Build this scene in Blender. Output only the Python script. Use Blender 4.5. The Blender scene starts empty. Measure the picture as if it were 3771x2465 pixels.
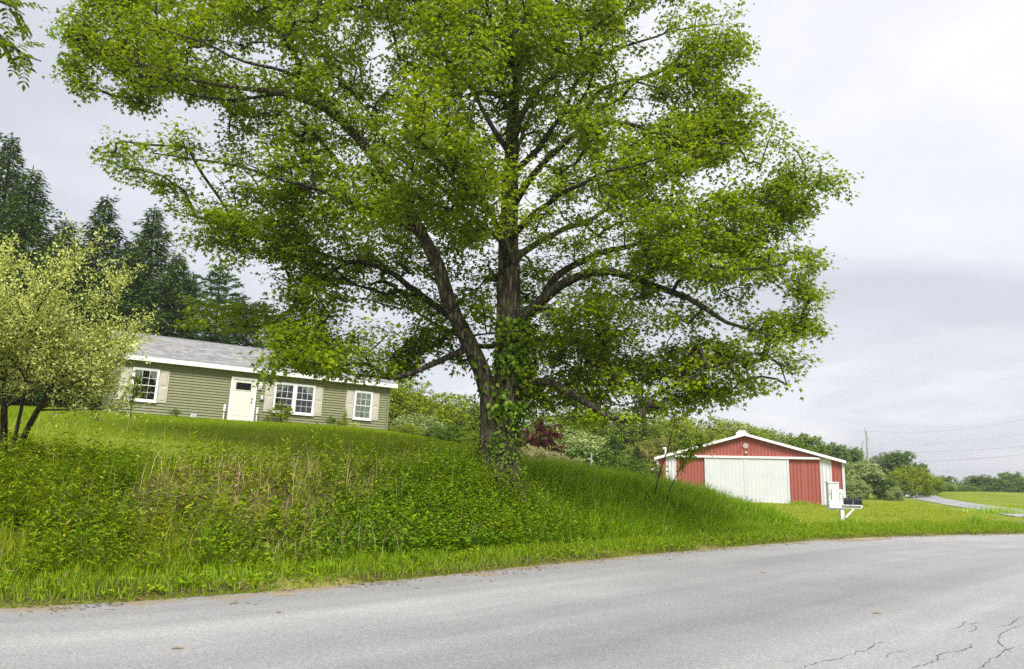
import bpy, math, random
import numpy as np
from mathutils import Matrix, Vector

rng = np.random.default_rng(11)
random.seed(11)
SC = bpy.context.scene
COL = SC.collection
R_ = math.radians

# ------------------------------------------------------------------ camera, sky, sun, exposure
PITCH, ROLL, EYE = math.atan(507 / 2724.0), R_(1.55), 1.6
cam_d = bpy.data.cameras.new('camera')
cam_d.sensor_width = 36.0
cam_d.lens = 36.0 * 2724.0 / 3771.0
cam_d.clip_start = 0.05
cam_d.clip_end = 5000
cam = bpy.data.objects.new('camera', cam_d)
COL.objects.link(cam)
cam.matrix_world = (Matrix.Translation((0, 0, EYE)) @ Matrix.Rotation(math.pi / 2 + PITCH, 4, 'X')
                    @ Matrix.Rotation(ROLL, 4, 'Z'))
SC.camera = cam

SUN_EL, SUN_AZ = R_(50), R_(168)      # azimuth clockwise from +Y (view direction)
w = bpy.data.worlds.new('World')
SC.world = w
w.use_nodes = True
nt = w.node_tree
nt.nodes.clear()


def N(tree, kind, **kw):
    n = tree.nodes.new(kind)
    for k, v in kw.items():
        if k == 'inp':
            for kk, vv in v.items():
                n.inputs[kk].default_value = vv
        else:
            setattr(n, k, v)
    return n


def ramp(tree, stops, interp='LINEAR'):
    n = tree.nodes.new('ShaderNodeValToRGB')
    cr = n.color_ramp
    cr.interpolation = interp
    while len(cr.elements) < len(stops):
        cr.elements.new(0.5)
    for e, (p, c) in zip(cr.elements, stops):
        e.position = p
        e.color = tuple(c) + (1,) if len(c) == 3 else c
    return n


def build_world():
    L = nt.links
    out = N(nt, 'ShaderNodeOutputWorld')
    bg = N(nt, 'ShaderNodeBackground')
    bg.inputs['Strength'].default_value = 0.1
    sky = N(nt, 'ShaderNodeTexSky', sky_type='NISHITA')
    sky.sun_disc = False
    sky.sun_elevation = SUN_EL
    sky.sun_rotation = SUN_AZ
    sky.air_density = 1.0
    sky.dust_density = 2.5
    tc = N(nt, 'ShaderNodeTexCoord')
    sep = N(nt, 'ShaderNodeSeparateXYZ')
    L.new(tc.outputs['Generated'], sep.inputs[0])
    zc = N(nt, 'ShaderNodeMath', operation='MAXIMUM', inp={1: 0.0})
    L.new(sep.outputs['Z'], zc.inputs[0])
    za = N(nt, 'ShaderNodeMath', operation='ADD', inp={1: 0.16})
    L.new(zc.outputs[0], za.inputs[0])
    dx = N(nt, 'ShaderNodeMath', operation='DIVIDE')
    dy = N(nt, 'ShaderNodeMath', operation='DIVIDE')
    L.new(sep.outputs['X'], dx.inputs[0]); L.new(za.outputs[0], dx.inputs[1])
    L.new(sep.outputs['Y'], dy.inputs[0]); L.new(za.outputs[0], dy.inputs[1])
    cb = N(nt, 'ShaderNodeCombineXYZ')
    L.new(dx.outputs[0], cb.inputs[0]); L.new(dy.outputs[0], cb.inputs[1])
    n1 = N(nt, 'ShaderNodeTexNoise', inp={'Scale': 0.62, 'Detail': 5.0, 'Roughness': 0.48, 'Distortion': 0.5})
    n2 = N(nt, 'ShaderNodeTexNoise', inp={'Scale': 2.6, 'Detail': 6.0, 'Roughness': 0.55, 'Distortion': 0.2})
    mp = N(nt, 'ShaderNodeMapping')
    mp.inputs['Location'].default_value = (9.9, 3.1, 0)
    L.new(cb.outputs[0], mp.inputs[0])
    L.new(mp.outputs[0], n1.inputs['Vector']); L.new(mp.outputs[0], n2.inputs['Vector'])
    mx = N(nt, 'ShaderNodeMix', data_type='FLOAT')
    mx.inputs[0].default_value = 0.16
    L.new(n1.outputs[0], mx.inputs[2]); L.new(n2.outputs[0], mx.inputs[3])
    k = 10 * 0.33
    cl = ramp(nt, [(0.36, (0.60 * k, 0.62 * k, 0.672 * k)), (0.46, (0.69 * k, 0.705 * k, 0.755 * k)),
                   (0.55, (0.80 * k, 0.812 * k, 0.85 * k)), (0.66, (0.93 * k, 0.932 * k, 0.94 * k))], 'EASE')
    L.new(mx.outputs[0], cl.inputs[0])
    fin = N(nt, 'ShaderNodeMix', data_type='RGBA')
    fin.inputs[0].default_value = 0.95
    L.new(sky.outputs[0], fin.inputs[6]); L.new(cl.outputs[0], fin.inputs[7])
    L.new(fin.outputs[2], bg.inputs['Color'])
    L.new(bg.outputs[0], out.inputs[0])


build_world()
sun_d = bpy.data.lights.new('sun', 'SUN')
sun_d.energy = 1.5
sun_d.angle = R_(20)
sun_d.color = (1.0, 0.98, 0.95)
sun = bpy.data.objects.new('sun', sun_d)
COL.objects.link(sun)
sdir = Vector((math.sin(SUN_AZ) * math.cos(SUN_EL), math.cos(SUN_AZ) * math.cos(SUN_EL), math.sin(SUN_EL)))
sun.rotation_euler = sdir.to_track_quat('Z', 'Y').to_euler()
sun.location = sdir * 60

SC.view_settings.view_transform = 'Standard'
SC.view_settings.look = 'None'
SC.view_settings.gamma = 1.0
SC.view_settings.exposure = 1.8
SC.view_settings.use_curve_mapping = False
SC.render.engine = 'CYCLES'
cy = SC.cycles
cy.max_bounces = 7
cy.diffuse_bounces = 4
cy.glossy_bounces = 2
cy.transmission_bounces = 4
cy.transparent_max_bounces = 8
cy.use_denoising = False
cy.sample_clamp_indirect = 6.0

# ------------------------------------------------------------------ picture -> place
FPX, PW, PH = 2724.0, 3771.0, 2465.0
_fw = np.array([0, math.cos(PITCH), math.sin(PITCH)])
_r0 = np.array([1.0, 0, 0]); _u0 = np.cross(_r0, _fw)
_rt = math.cos(ROLL) * _r0 + math.sin(ROLL) * _u0
_up = -math.sin(ROLL) * _r0 + math.cos(ROLL) * _u0
EYEP = np.array([0, 0, EYE])


def at(x, y, Y):
    d = _fw + _rt * (x - PW / 2) / FPX - _up * (y - PH / 2) / FPX
    return EYEP + d * (Y / d[1])


def proj(P):
    v = np.asarray(P) - EYEP
    k = v @ _fw
    return PW / 2 + FPX * (v @ _rt) / k, PH / 2 - FPX * (v @ _up) / k


# ------------------------------------------------------------------ mesh helpers
def link(name, me, mat=None, parent=None):
    o = bpy.data.objects.new(name, me)
    COL.objects.link(o)
    if mat is not None and me is not None and len(me.materials) == 0:
        me.materials.append(mat)
    if parent is not None:
        o.parent = parent
    return o


def npmesh(name, V, tris=None, quads=None, smooth=False, uv=None):
    me = bpy.data.meshes.new(name)
    V = np.asarray(V, np.float32)
    me.vertices.add(len(V))
    me.vertices.foreach_set('co', V.ravel())
    nt_ = 0 if tris is None else len(tris)
    nq = 0 if quads is None else len(quads)
    li = []
    if nt_:
        li.append(np.asarray(tris, np.int32).ravel())
    if nq:
        li.append(np.asarray(quads, np.int32).ravel())
    li = np.concatenate(li)
    me.loops.add(len(li))
    me.loops.foreach_set('vertex_index', li)
    me.polygons.add(nt_ + nq)
    st = np.concatenate([np.arange(nt_) * 3, nt_ * 3 + np.arange(nq) * 4]).astype(np.int32)
    me.polygons.foreach_set('loop_start', st)
    if smooth:
        me.polygons.foreach_set('use_smooth', np.ones(nt_ + nq, bool))
    if uv is not None:
        lay = me.uv_layers.new(name='UVMap')
        lay.data.foreach_set('uv', np.asarray(uv, np.float32)[li].ravel())
    me.update(calc_edges=True)
    me.validate()
    return me


class MB:
    """collects boxes, prisms and tubes for ONE mesh object"""

    def __init__(s):
        s.v, s.f = [], []

    def add(s, v, f):
        o = sum(len(a) for a in s.v)
        s.v.append(np.asarray(v, float).reshape(-1, 3))
        s.f += [tuple(i + o for i in q) for q in f]
        return s

    def box(s, x0, x1, y0, y1, z0, z1):
        v = [(x0, y0, z0), (x1, y0, z0), (x1, y1, z0), (x0, y1, z0), (x0, y0, z1), (x1, y0, z1), (x1, y1, z1), (x0, y1, z1)]
        return s.add(v, [(0, 3, 2, 1), (4, 5, 6, 7), (0, 1, 5, 4), (1, 2, 6, 5), (2, 3, 7, 6), (3, 0, 4, 7)])

    def hexa(s, v):
        return s.add(v, [(0, 3, 2, 1), (4, 5, 6, 7), (0, 1, 5, 4), (1, 2, 6, 5), (2, 3, 7, 6), (3, 0, 4, 7)])

    def prism(s, poly, axis, a, b):
        """poly: 2-D outline; axis 'y' -> (x,z) outline swept in y"""
        n = len(poly)
        if axis == 'y':
            v = [(p[0], a, p[1]) for p in poly] + [(p[0], b, p[1]) for p in poly]
        elif axis == 'x':
            v = [(a, p[0], p[1]) for p in poly] + [(b, p[0], p[1]) for p in poly]
        else:
            v = [(p[0], p[1], a) for p in poly] + [(p[0], p[1], b) for p in poly]
        f = [tuple(range(n))[::-1], tuple(range(n, 2 * n))] + [(i, (i + 1) % n, n + (i + 1) % n, n + i) for i in range(n)]
        return s.add(v, f)

    def tube(s, pts, rad, sides=8, cap=True):
        v, q = tube_np(np.asarray(pts, float), np.asarray(rad, float) * np.ones(len(pts)), sides)
        f = [tuple(a) for a in q]
        if cap:
            n = len(pts)
            f += [tuple(range(sides))[::-1], tuple(range((n - 1) * sides, n * sides))]
        return s.add(v, f)

    def build(s, name, mat, parent=None, bevel=0, smooth=False):
        me = bpy.data.meshes.new(name)
        me.from_pydata(np.concatenate(s.v).tolist(), [], s.f)
        if smooth:
            for p in me.polygons:
                p.use_smooth = True
        me.update()
        o = link(name, me, mat, parent)
        if bevel:
            m = o.modifiers.new('bevel', 'BEVEL'); m.width = bevel; m.segments = 1; m.limit_method = 'ANGLE'
        return o


def tube_np(P, Rr, sides):
    n = len(P)
    T = np.gradient(P, axis=0)
    T /= np.linalg.norm(T, axis=1)[:, None] + 1e-9
    ref = np.array([0.31, 0.17, 0.93]) if abs(T[0] @ np.array([0.31, 0.17, 0.93])) < 0.9 else np.array([1.0, 0, 0])
    A = np.zeros((n, 3))
    a = ref - T[0] * (ref @ T[0]); a /= np.linalg.norm(a)
    for i in range(n):
        a = a - T[i] * (a @ T[i]); a /= np.linalg.norm(a) + 1e-9
        A[i] = a
    B = np.cross(T, A)
    th = np.arange(sides) * 2 * math.pi / sides
    V = P[:, None] + Rr[:, None, None] * (A[:, None] * np.cos(th)[None, :, None] + B[:, None] * np.sin(th)[None, :, None])
    i = np.arange(n - 1)[:, None] * sides
    j = np.arange(sides)[None]
    j2 = (j + 1) % sides
    Q = np.stack([i + j, i + j2, i + sides + j2, i + sides + j], -1).reshape(-1, 4)
    return V.reshape(-1, 3), Q


def tubes_mesh(name, paths, smooth=True):
    """paths: list of (P, R, sides) -> one mesh"""
    Vs, Qs, o = [], [], 0
    for P, Rr, sd in paths:
        v, q = tube_np(P, Rr, sd)
        Vs.append(v); Qs.append(q + o); o += len(v)
    return npmesh(name, np.concatenate(Vs), quads=np.concatenate(Qs), smooth=smooth)


def catmull(P, step):
    P = np.asarray(P, float)
    Q = np.vstack([2 * P[0] - P[1], P, 2 * P[-1] - P[-2]])
    out = []
    for i in range(1, len(Q) - 2):
        a, b, c, d = Q[i - 1], Q[i], Q[i + 1], Q[i + 2]
        m = max(1, int(np.linalg.norm((c - b)[:3]) / step))
        for t in np.arange(m) / m:
            out.append(0.5 * (2 * b + (c - a) * t + (2 * a - 5 * b + 4 * c - d) * t * t + (3 * b - a - 3 * c + d) * t ** 3))
    out.append(P[-1])
    return np.array(out)


def unit(v):
    return v / (np.linalg.norm(v, axis=-1, keepdims=True) + 1e-9)


def leaves_mesh(name, P, A, Nn, L, Wd, kind='oval', fold=0.18):
    """P base, A direction, Nn face normal, L length, Wd width"""
    A = unit(A)
    S = unit(np.cross(A, Nn))
    Nn = np.cross(S, A)
    L = np.asarray(L)[:, None] * np.ones((len(P), 1)); Wd = np.asarray(Wd)[:, None] * np.ones((len(P), 1))
    n = len(P)
    if kind == 'oval':
        V = np.stack([P, P + A * L * .45 + S * Wd * .5 + Nn * Wd * fold, P + A * L - Nn * L * .12, P + A * L * .45 - S * Wd * .5 + Nn * Wd * fold], 1)
        k, T = 4, [(0, 1, 2), (0, 2, 3)]
    elif kind == 'oval6':
        V = np.stack([P, P + A * L * .28 + S * Wd * .46 + Nn * Wd * fold, P + A * L * .66 + S * Wd * .4 + Nn * Wd * fold * .6, P + A * L - Nn * L * .16,
                      P + A * L * .66 - S * Wd * .4 + Nn * Wd * fold * .6, P + A * L * .28 - S * Wd * .46 + Nn * Wd * fold], 1)
        k, T = 6, [(0, 1, 2), (0, 2, 3), (0, 3, 4), (0, 4, 5)]
    elif kind == 'lobed':  # maple leaf, three drooping lobes
        V = np.stack([P, P + A * L * .42 + S * Wd * .58 - Nn * Wd * .12, P + A * L * .55 + S * Wd * .17 + Nn * Wd * .05, P + A * L * 1.05 - Nn * L * .2,
                      P + A * L * .55 - S * Wd * .17 + Nn * Wd * .05, P + A * L * .42 - S * Wd * .58 - Nn * Wd * .12], 1)
        k, T = 6, [(0, 1, 2), (0, 2, 4), (2, 3, 4), (0, 4, 5)]
    else:  # maple: five-pointed outline, drooping lobes
        V = np.stack([P, P + A * L * .22 + S * Wd * .56 - Nn * Wd * .10, P + A * L * .46 + S * Wd * .24 + Nn * Wd * fold * .5, P + A * L * .78 + S * Wd * .40 - Nn * L * .10,
                      P + A * L * .74 + S * Wd * .10, P + A * L * 1.05 - Nn * L * .2, P + A * L * .74 - S * Wd * .10, P + A * L * .78 - S * Wd * .40 - Nn * L * .10,
                      P + A * L * .46 - S * Wd * .24 + Nn * Wd * fold * .5, P + A * L * .22 - S * Wd * .56 - Nn * Wd * .10], 1)
        k, T = 10, [(0, 1, 2), (0, 2, 8), (2, 3, 4), (2, 4, 8), (4, 5, 6), (4, 6, 8), (6, 7, 8), (0, 8, 9)]
    T = np.array(T)
    tr = (np.arange(n)[:, None, None] * k + T[None]).reshape(-1, 3)
    return npmesh(name, V.reshape(-1, 3), tris=tr)


def blades_mesh(name, P, H, Wd, lean, az, segs=2, curl=1.0):
    """grass blades: P base, H length, lean angle at tip, az facing"""
    n = len(P)
    H = np.asarray(H) * np.ones(n); Wd = np.asarray(Wd) * np.ones(n)
    D = np.stack([np.cos(az), np.sin(az), np.zeros(n)], 1)
    sa = az + rng.uniform(-.9, .9, n) + math.pi / 2
    S = np.stack([np.cos(sa), np.sin(sa), np.zeros(n)], 1)
    Z = np.array([0, 0, 1.0])
    pts = [P]
    cur = P.copy()
    for k in range(segs):
        a = (lean * ((k + 0.6) / segs) ** curl)[:, None]
        cur = cur + (Z * np.cos(a) + D * np.sin(a)) * (H / segs)[:, None]
        pts.append(cur)
    rows = []
    for k in range(segs):
        wk = (Wd * (1 - 0.45 * k / segs) * .5)[:, None]
        rows += [pts[k] - S * wk, pts[k] + S * wk]
    rows.append(pts[-1])
    V = np.stack(rows, 1)
    m = 2 * segs + 1
    T = []
    for k in range(segs - 1):
        T += [(2 * k, 2 * k + 1, 2 * k + 3), (2 * k, 2 * k + 3, 2 * k + 2)]
    T.append((2 * segs - 2, 2 * segs - 1, 2 * segs))
    tr = (np.arange(n)[:, None, None] * m + np.array(T)[None]).reshape(-1, 3)
    return npmesh(name, V.reshape(-1, 3), tris=tr)


_lat = np.random.default_rng(5).random((64, 64, 16))


def vnoise(x, y, z=0.0):
    x, y, z = np.broadcast_arrays(np.asarray(x, float), y, z)
    i, j, k = np.floor(x).astype(int), np.floor(y).astype(int), np.floor(z).astype(int)
    fx, fy, fz = x - i, y - j, z - k
    fx, fy, fz = fx * fx * (3 - 2 * fx), fy * fy * (3 - 2 * fy), fz * fz * (3 - 2 * fz)
    g = lambda a, b, c: _lat[(i + a) % 64, (j + b) % 64, (k + c) % 16]
    l = lambda a, b, t: a + (b - a) * t
    return l(l(l(g(0, 0, 0), g(1, 0, 0), fx), l(g(0, 1, 0), g(1, 1, 0), fx), fy),
             l(l(g(0, 0, 1), g(1, 0, 1), fx), l(g(0, 1, 1), g(1, 1, 1), fx), fy), fz)


def fbm(x, y, z=0.0, o=3):
    s, a, t = 0, 1.0, 0
    for k in range(o):
        s = s + a * vnoise(x * 2 ** k + 7.3 * k, y * 2 ** k + 3.1 * k, z * 2 ** k); t += a; a *= .5
    return s / t


def sstep(x, a, b):
    t = np.clip((np.asarray(x, float) - a) / (b - a), 0, 1)
    return t * t * (3 - 2 * t)


# ------------------------------------------------------------------ tagging
def tag(o, label=None, cat=None, group=None, kind=None):
    if label: o['label'] = label
    if cat: o['category'] = cat
    if group: o['group'] = group
    if kind: o['kind'] = kind
    return o


def empty(name, loc=(0, 0, 0), rz=0.0):
    o = bpy.data.objects.new(name, None)
    COL.objects.link(o)
    o.location = loc
    o.rotation_euler = (0, 0, rz)
    return o


def copy_tree(o, parent=None):
    c = o.copy()
    COL.objects.link(c)
    c.parent = parent
    for ch in o.children:
        copy_tree(ch, c)
    return c


# ------------------------------------------------------------------ materials
def mat_new(name):
    m = bpy.data.materials.new(name)
    m.use_nodes = True
    m.node_tree.nodes.clear()
    return m, m.node_tree, m.node_tree.links


def plain(name, col, rough=0.6, spec=0.3, noise=0.08, scale=8.0, bump=0.0, metal=0.0, dirt=None):
    m, t, L = mat_new(name)
    out = N(t, 'ShaderNodeOutputMaterial')
    b = N(t, 'ShaderNodeBsdfPrincipled', inp={'Roughness': rough, 'Specular IOR Level': spec, 'Metallic': metal})
    tc = N(t, 'ShaderNodeTexCoord')
    nz = N(t, 'ShaderNodeTexNoise', inp={'Scale': scale, 'Detail': 5.0, 'Roughness': 0.6})
    L.new(tc.outputs['Object'], nz.inputs['Vector'])
    lo = tuple(c * (1 - noise * 1.6) for c in col)
    hi = tuple(min(1, c * (1 + noise)) for c in col)
    r = ramp(t, [(0.3, dirt if dirt else lo), (0.46, col), (0.75, hi)])
    L.new(nz.outputs[0], r.inputs[0])
    L.new(r.outputs[0], b.inputs['Base Color'])
    if bump:
        bp = N(t, 'ShaderNodeBump', inp={'Strength': bump, 'Distance': 0.02})
        n2 = N(t, 'ShaderNodeTexNoise', inp={'Scale': scale * 6, 'Detail': 4.0})
        L.new(tc.outputs['Object'], n2.inputs['Vector'])
        L.new(n2.outputs[0], bp.inputs['Height']); L.new(bp.outputs[0], b.inputs['Normal'])
    L.new(b.outputs[0], out.inputs[0])
    return m


def leafmat(name, stops, trans=0.35, rough=0.5, spec=0.25, gain=(1.65, 1.56, .52), patch=None, patch_scale=0.5):
    """per-leaf colour from the mesh island, light let through the blade"""
    m, t, L = mat_new(name)
    out = N(t, 'ShaderNodeOutputMaterial')
    g = N(t, 'ShaderNodeNewGeometry')
    spec *= .6
    r = ramp(t, [(p_, tuple(a * b for a, b in zip(c_, gain))) for p_, c_ in stops])
    L.new(g.outputs['Random Per Island'], r.inputs[0])
    colr = r.outputs[0]
    if patch:
        nz = N(t, 'ShaderNodeTexNoise', inp={'Scale': patch_scale, 'Detail': 3.0})
        tc = N(t, 'ShaderNodeTexCoord')
        L.new(tc.outputs['Object'], nz.inputs['Vector'])
        rr = ramp(t, [(0.42, (0, 0, 0)), (0.62, (1, 1, 1))])
        L.new(nz.outputs[0], rr.inputs[0])
        mx = N(t, 'ShaderNodeMix', data_type='RGBA')
        L.new(rr.outputs[0], mx.inputs[0]); L.new(colr, mx.inputs[6])
        m2 = N(t, 'ShaderNodeMix', data_type='RGBA', blend_type='MULTIPLY')
        m2.inputs[0].default_value = 1.0
        m2.inputs[7].default_value = tuple(patch) + (1,)
        L.new(colr, m2.inputs[6]); L.new(m2.outputs[2], mx.inputs[7])
        colr = mx.outputs[2]
    b = N(t, 'ShaderNodeBsdfPrincipled', inp={'Roughness': rough, 'Specular IOR Level': spec})
    tr = N(t, 'ShaderNodeBsdfTranslucent')
    hs = N(t, 'ShaderNodeMix', data_type='RGBA', blend_type='MULTIPLY')
    hs.inputs[0].default_value = 1.0
    hs.inputs[7].default_value = (1.35, 1.25, 0.55, 1)
    L.new(colr, hs.inputs[6])
    L.new(colr, b.inputs['Base Color']); L.new(hs.outputs[2], tr.inputs['Color'])
    ms = N(t, 'ShaderNodeMixShader')
    ms.inputs[0].default_value = trans
    L.new(b.outputs[0], ms.inputs[1]); L.new(tr.outputs[0], ms.inputs[2])
    L.new(ms.outputs[0], out.inputs[0])
    return m


def barkmat(name, dark, light, moss=None, scale=1.0):
    m, t, L = mat_new(name)
    out = N(t, 'ShaderNodeOutputMaterial')
    b = N(t, 'ShaderNodeBsdfPrincipled', inp={'Roughness': 0.9, 'Specular IOR Level': 0.1})
    tc = N(t, 'ShaderNodeTexCoord')
    mp = N(t, 'ShaderNodeMapping')
    mp.inputs['Scale'].default_value = (9 * scale, 9 * scale, 1.6 * scale)
    L.new(tc.outputs['Object'], mp.inputs[0])
    n1 = N(t, 'ShaderNodeTexNoise', inp={'Scale': 1.6, 'Detail': 8.0, 'Roughness': 0.65, 'Distortion': 0.8})
    vo = N(t, 'ShaderNodeTexVoronoi', feature='DISTANCE_TO_EDGE', inp={'Scale': 1.3})
    L.new(mp.outputs[0], n1.inputs['Vector'])
    mxv = N(t, 'ShaderNodeVectorMath', operation='ADD')
    L.new(mp.outputs[0], mxv.inputs[0]); L.new(n1.outputs['Color'], mxv.inputs[1])
    L.new(mxv.outputs[0], vo.inputs['Vector'])
    r1 = ramp(t, [(0.0, tuple(c * .45 for c in dark)), (0.10, dark), (0.4, light)])
    L.new(vo.outputs['Distance'], r1.inputs[0])
    mx = N(t, 'ShaderNodeMix', data_type='RGBA', blend_type='MULTIPLY')
    mx.inputs[0].default_value = 0.75
    r2 = ramp(t, [(0.3, (0.45, 0.45, 0.45)), (0.65, (1.15, 1.12, 1.05))])
    L.new(n1.outputs[0], r2.inputs[0])
    L.new(r1.outputs[0], mx.inputs[6]); L.new(r2.outputs[0], mx.inputs[7])
    c = mx.outputs[2]
    if moss:
        nm = N(t, 'ShaderNodeTexNoise', inp={'Scale': 2.2, 'Detail': 5.0})
        L.new(tc.outputs['Object'], nm.inputs['Vector'])
        rm = ramp(t, [(0.5, (0, 0, 0)), (0.66, (0.7, 0.7, 0.7))])
        L.new(nm.outputs[0], rm.inputs[0])
        mm = N(t, 'ShaderNodeMix', data_type='RGBA')
        L.new(rm.outputs[0], mm.inputs[0]); L.new(c, mm.inputs[6]); mm.inputs[7].default_value = tuple(moss) + (1,)
        c = mm.outputs[2]
    L.new(c, b.inputs['Base Color'])
    ad = N(t, 'ShaderNodeMath', operation='MULTIPLY_ADD', inp={1: 0.5})
    L.new(n1.outputs[0], ad.inputs[0])
    vc = N(t, 'ShaderNodeMath', operation='MINIMUM', inp={1: 0.35})
    L.new(vo.outputs['Distance'], vc.inputs[0]); L.new(vc.outputs[0], ad.inputs[2])
    bp = N(t, 'ShaderNodeBump', inp={'Strength': 0.9, 'Distance': 0.06})
    L.new(ad.outputs[0], bp.inputs['Height']); L.new(bp.outputs[0], b.inputs['Normal'])
    L.new(b.outputs[0], out.inputs[0])
    return m


def ground_mat():
    m, t, L = mat_new('meadow_soil')
    out = N(t, 'ShaderNodeOutputMaterial')
    b = N(t, 'ShaderNodeBsdfPrincipled', inp={'Roughness': 0.95, 'Specular IOR Level': 0.05})
    tc = N(t, 'ShaderNodeTexCoord')
    n1 = N(t, 'ShaderNodeTexNoise', inp={'Scale': 0.22, 'Detail': 6.0, 'Roughness': 0.6})
    n2 = N(t, 'ShaderNodeTexNoise', inp={'Scale': 14.0, 'Detail': 4.0, 'Roughness': 0.7})
    n3 = N(t, 'ShaderNodeTexNoise', inp={'Scale': 1.1, 'Detail': 6.0, 'Roughness': 0.65})
    for n in (n1, n2, n3):
        L.new(tc.outputs['Object'], n.inputs['Vector'])
    r1 = ramp(t, [(0.32, (0.12, 0.175, 0.014)), (0.5, (0.175, 0.225, 0.018)), (0.68, (0.24, 0.265, 0.034))])
    L.new(n1.outputs[0], r1.inputs[0])
    r2 = ramp(t, [(0.3, (0.55, 0.55, 0.55)), (0.6, (1.1, 1.1, 1.05))])
    L.new(n2.outputs[0], r2.inputs[0])
    mx = N(t, 'ShaderNodeMix', data_type='RGBA', blend_type='MULTIPLY')
    mx.inputs[0].default_value = 0.8
    L.new(r1.outputs[0], mx.inputs[6]); L.new(r2.outputs[0], mx.inputs[7])
    at_ = N(t, 'ShaderNodeAttribute', attribute_name='soil_shade')
    so = ramp(t, [(0.3, (0.035, 0.028, 0.012)), (0.55, (0.07, 0.062, 0.022)), (0.75, (0.17, 0.135, 0.06))])  # earth colours, kept dark to carry the shade between bank plants
    L.new(n2.outputs[0], so.inputs[0])
    mult = N(t, 'ShaderNodeMath', operation='MULTIPLY')
    r3 = ramp(t, [(0.35, (0.8, 0.8, 0.8)), (0.6, (1, 1, 1))])
    L.new(n3.outputs[0], r3.inputs[0])
    L.new(at_.outputs['Fac'], mult.inputs[0]); L.new(r3.outputs[0], mult.inputs[1])
    ms = N(t, 'ShaderNodeMix', data_type='RGBA')
    L.new(mult.outputs[0], ms.inputs[0]); L.new(mx.outputs[2], ms.inputs[6]); L.new(so.outputs[0], ms.inputs[7])
    # straw-coloured mowing streaks on the lawn by the barn
    wv = N(t, 'ShaderNodeTexNoise', inp={'Scale': 1.0, 'Detail': 4.0})
    mp = N(t, 'ShaderNodeMapping')
    mp.inputs['Rotation'].default_value = (0, 0, R_(25)); mp.inputs['Scale'].default_value = (0.12, 0.9, 1)
    L.new(tc.outputs['Object'], mp.inputs[0]); L.new(mp.outputs[0], wv.inputs['Vector'])
    rw = ramp(t, [(0.52, (0, 0, 0)), (0.72, (0.55, 0.55, 0.55))])
    L.new(wv.outputs[0], rw.inputs[0])
    ms2 = N(t, 'ShaderNodeMix', data_type='RGBA')
    L.new(rw.outputs[0], ms2.inputs[0]); L.new(ms.outputs[2], ms2.inputs[6]); ms2.inputs[7].default_value = (0.36, 0.33, 0.10, 1)
    L.new(ms2.outputs[2], b.inputs['Base Color'])
    bp = N(t, 'ShaderNodeBump', inp={'Strength': 0.6, 'Distance': 0.05})
    L.new(n2.outputs[0], bp.inputs['Height']); L.new(bp.outputs[0], b.inputs['Normal'])
    L.new(b.outputs[0], out.inputs[0])
    return m


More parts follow.
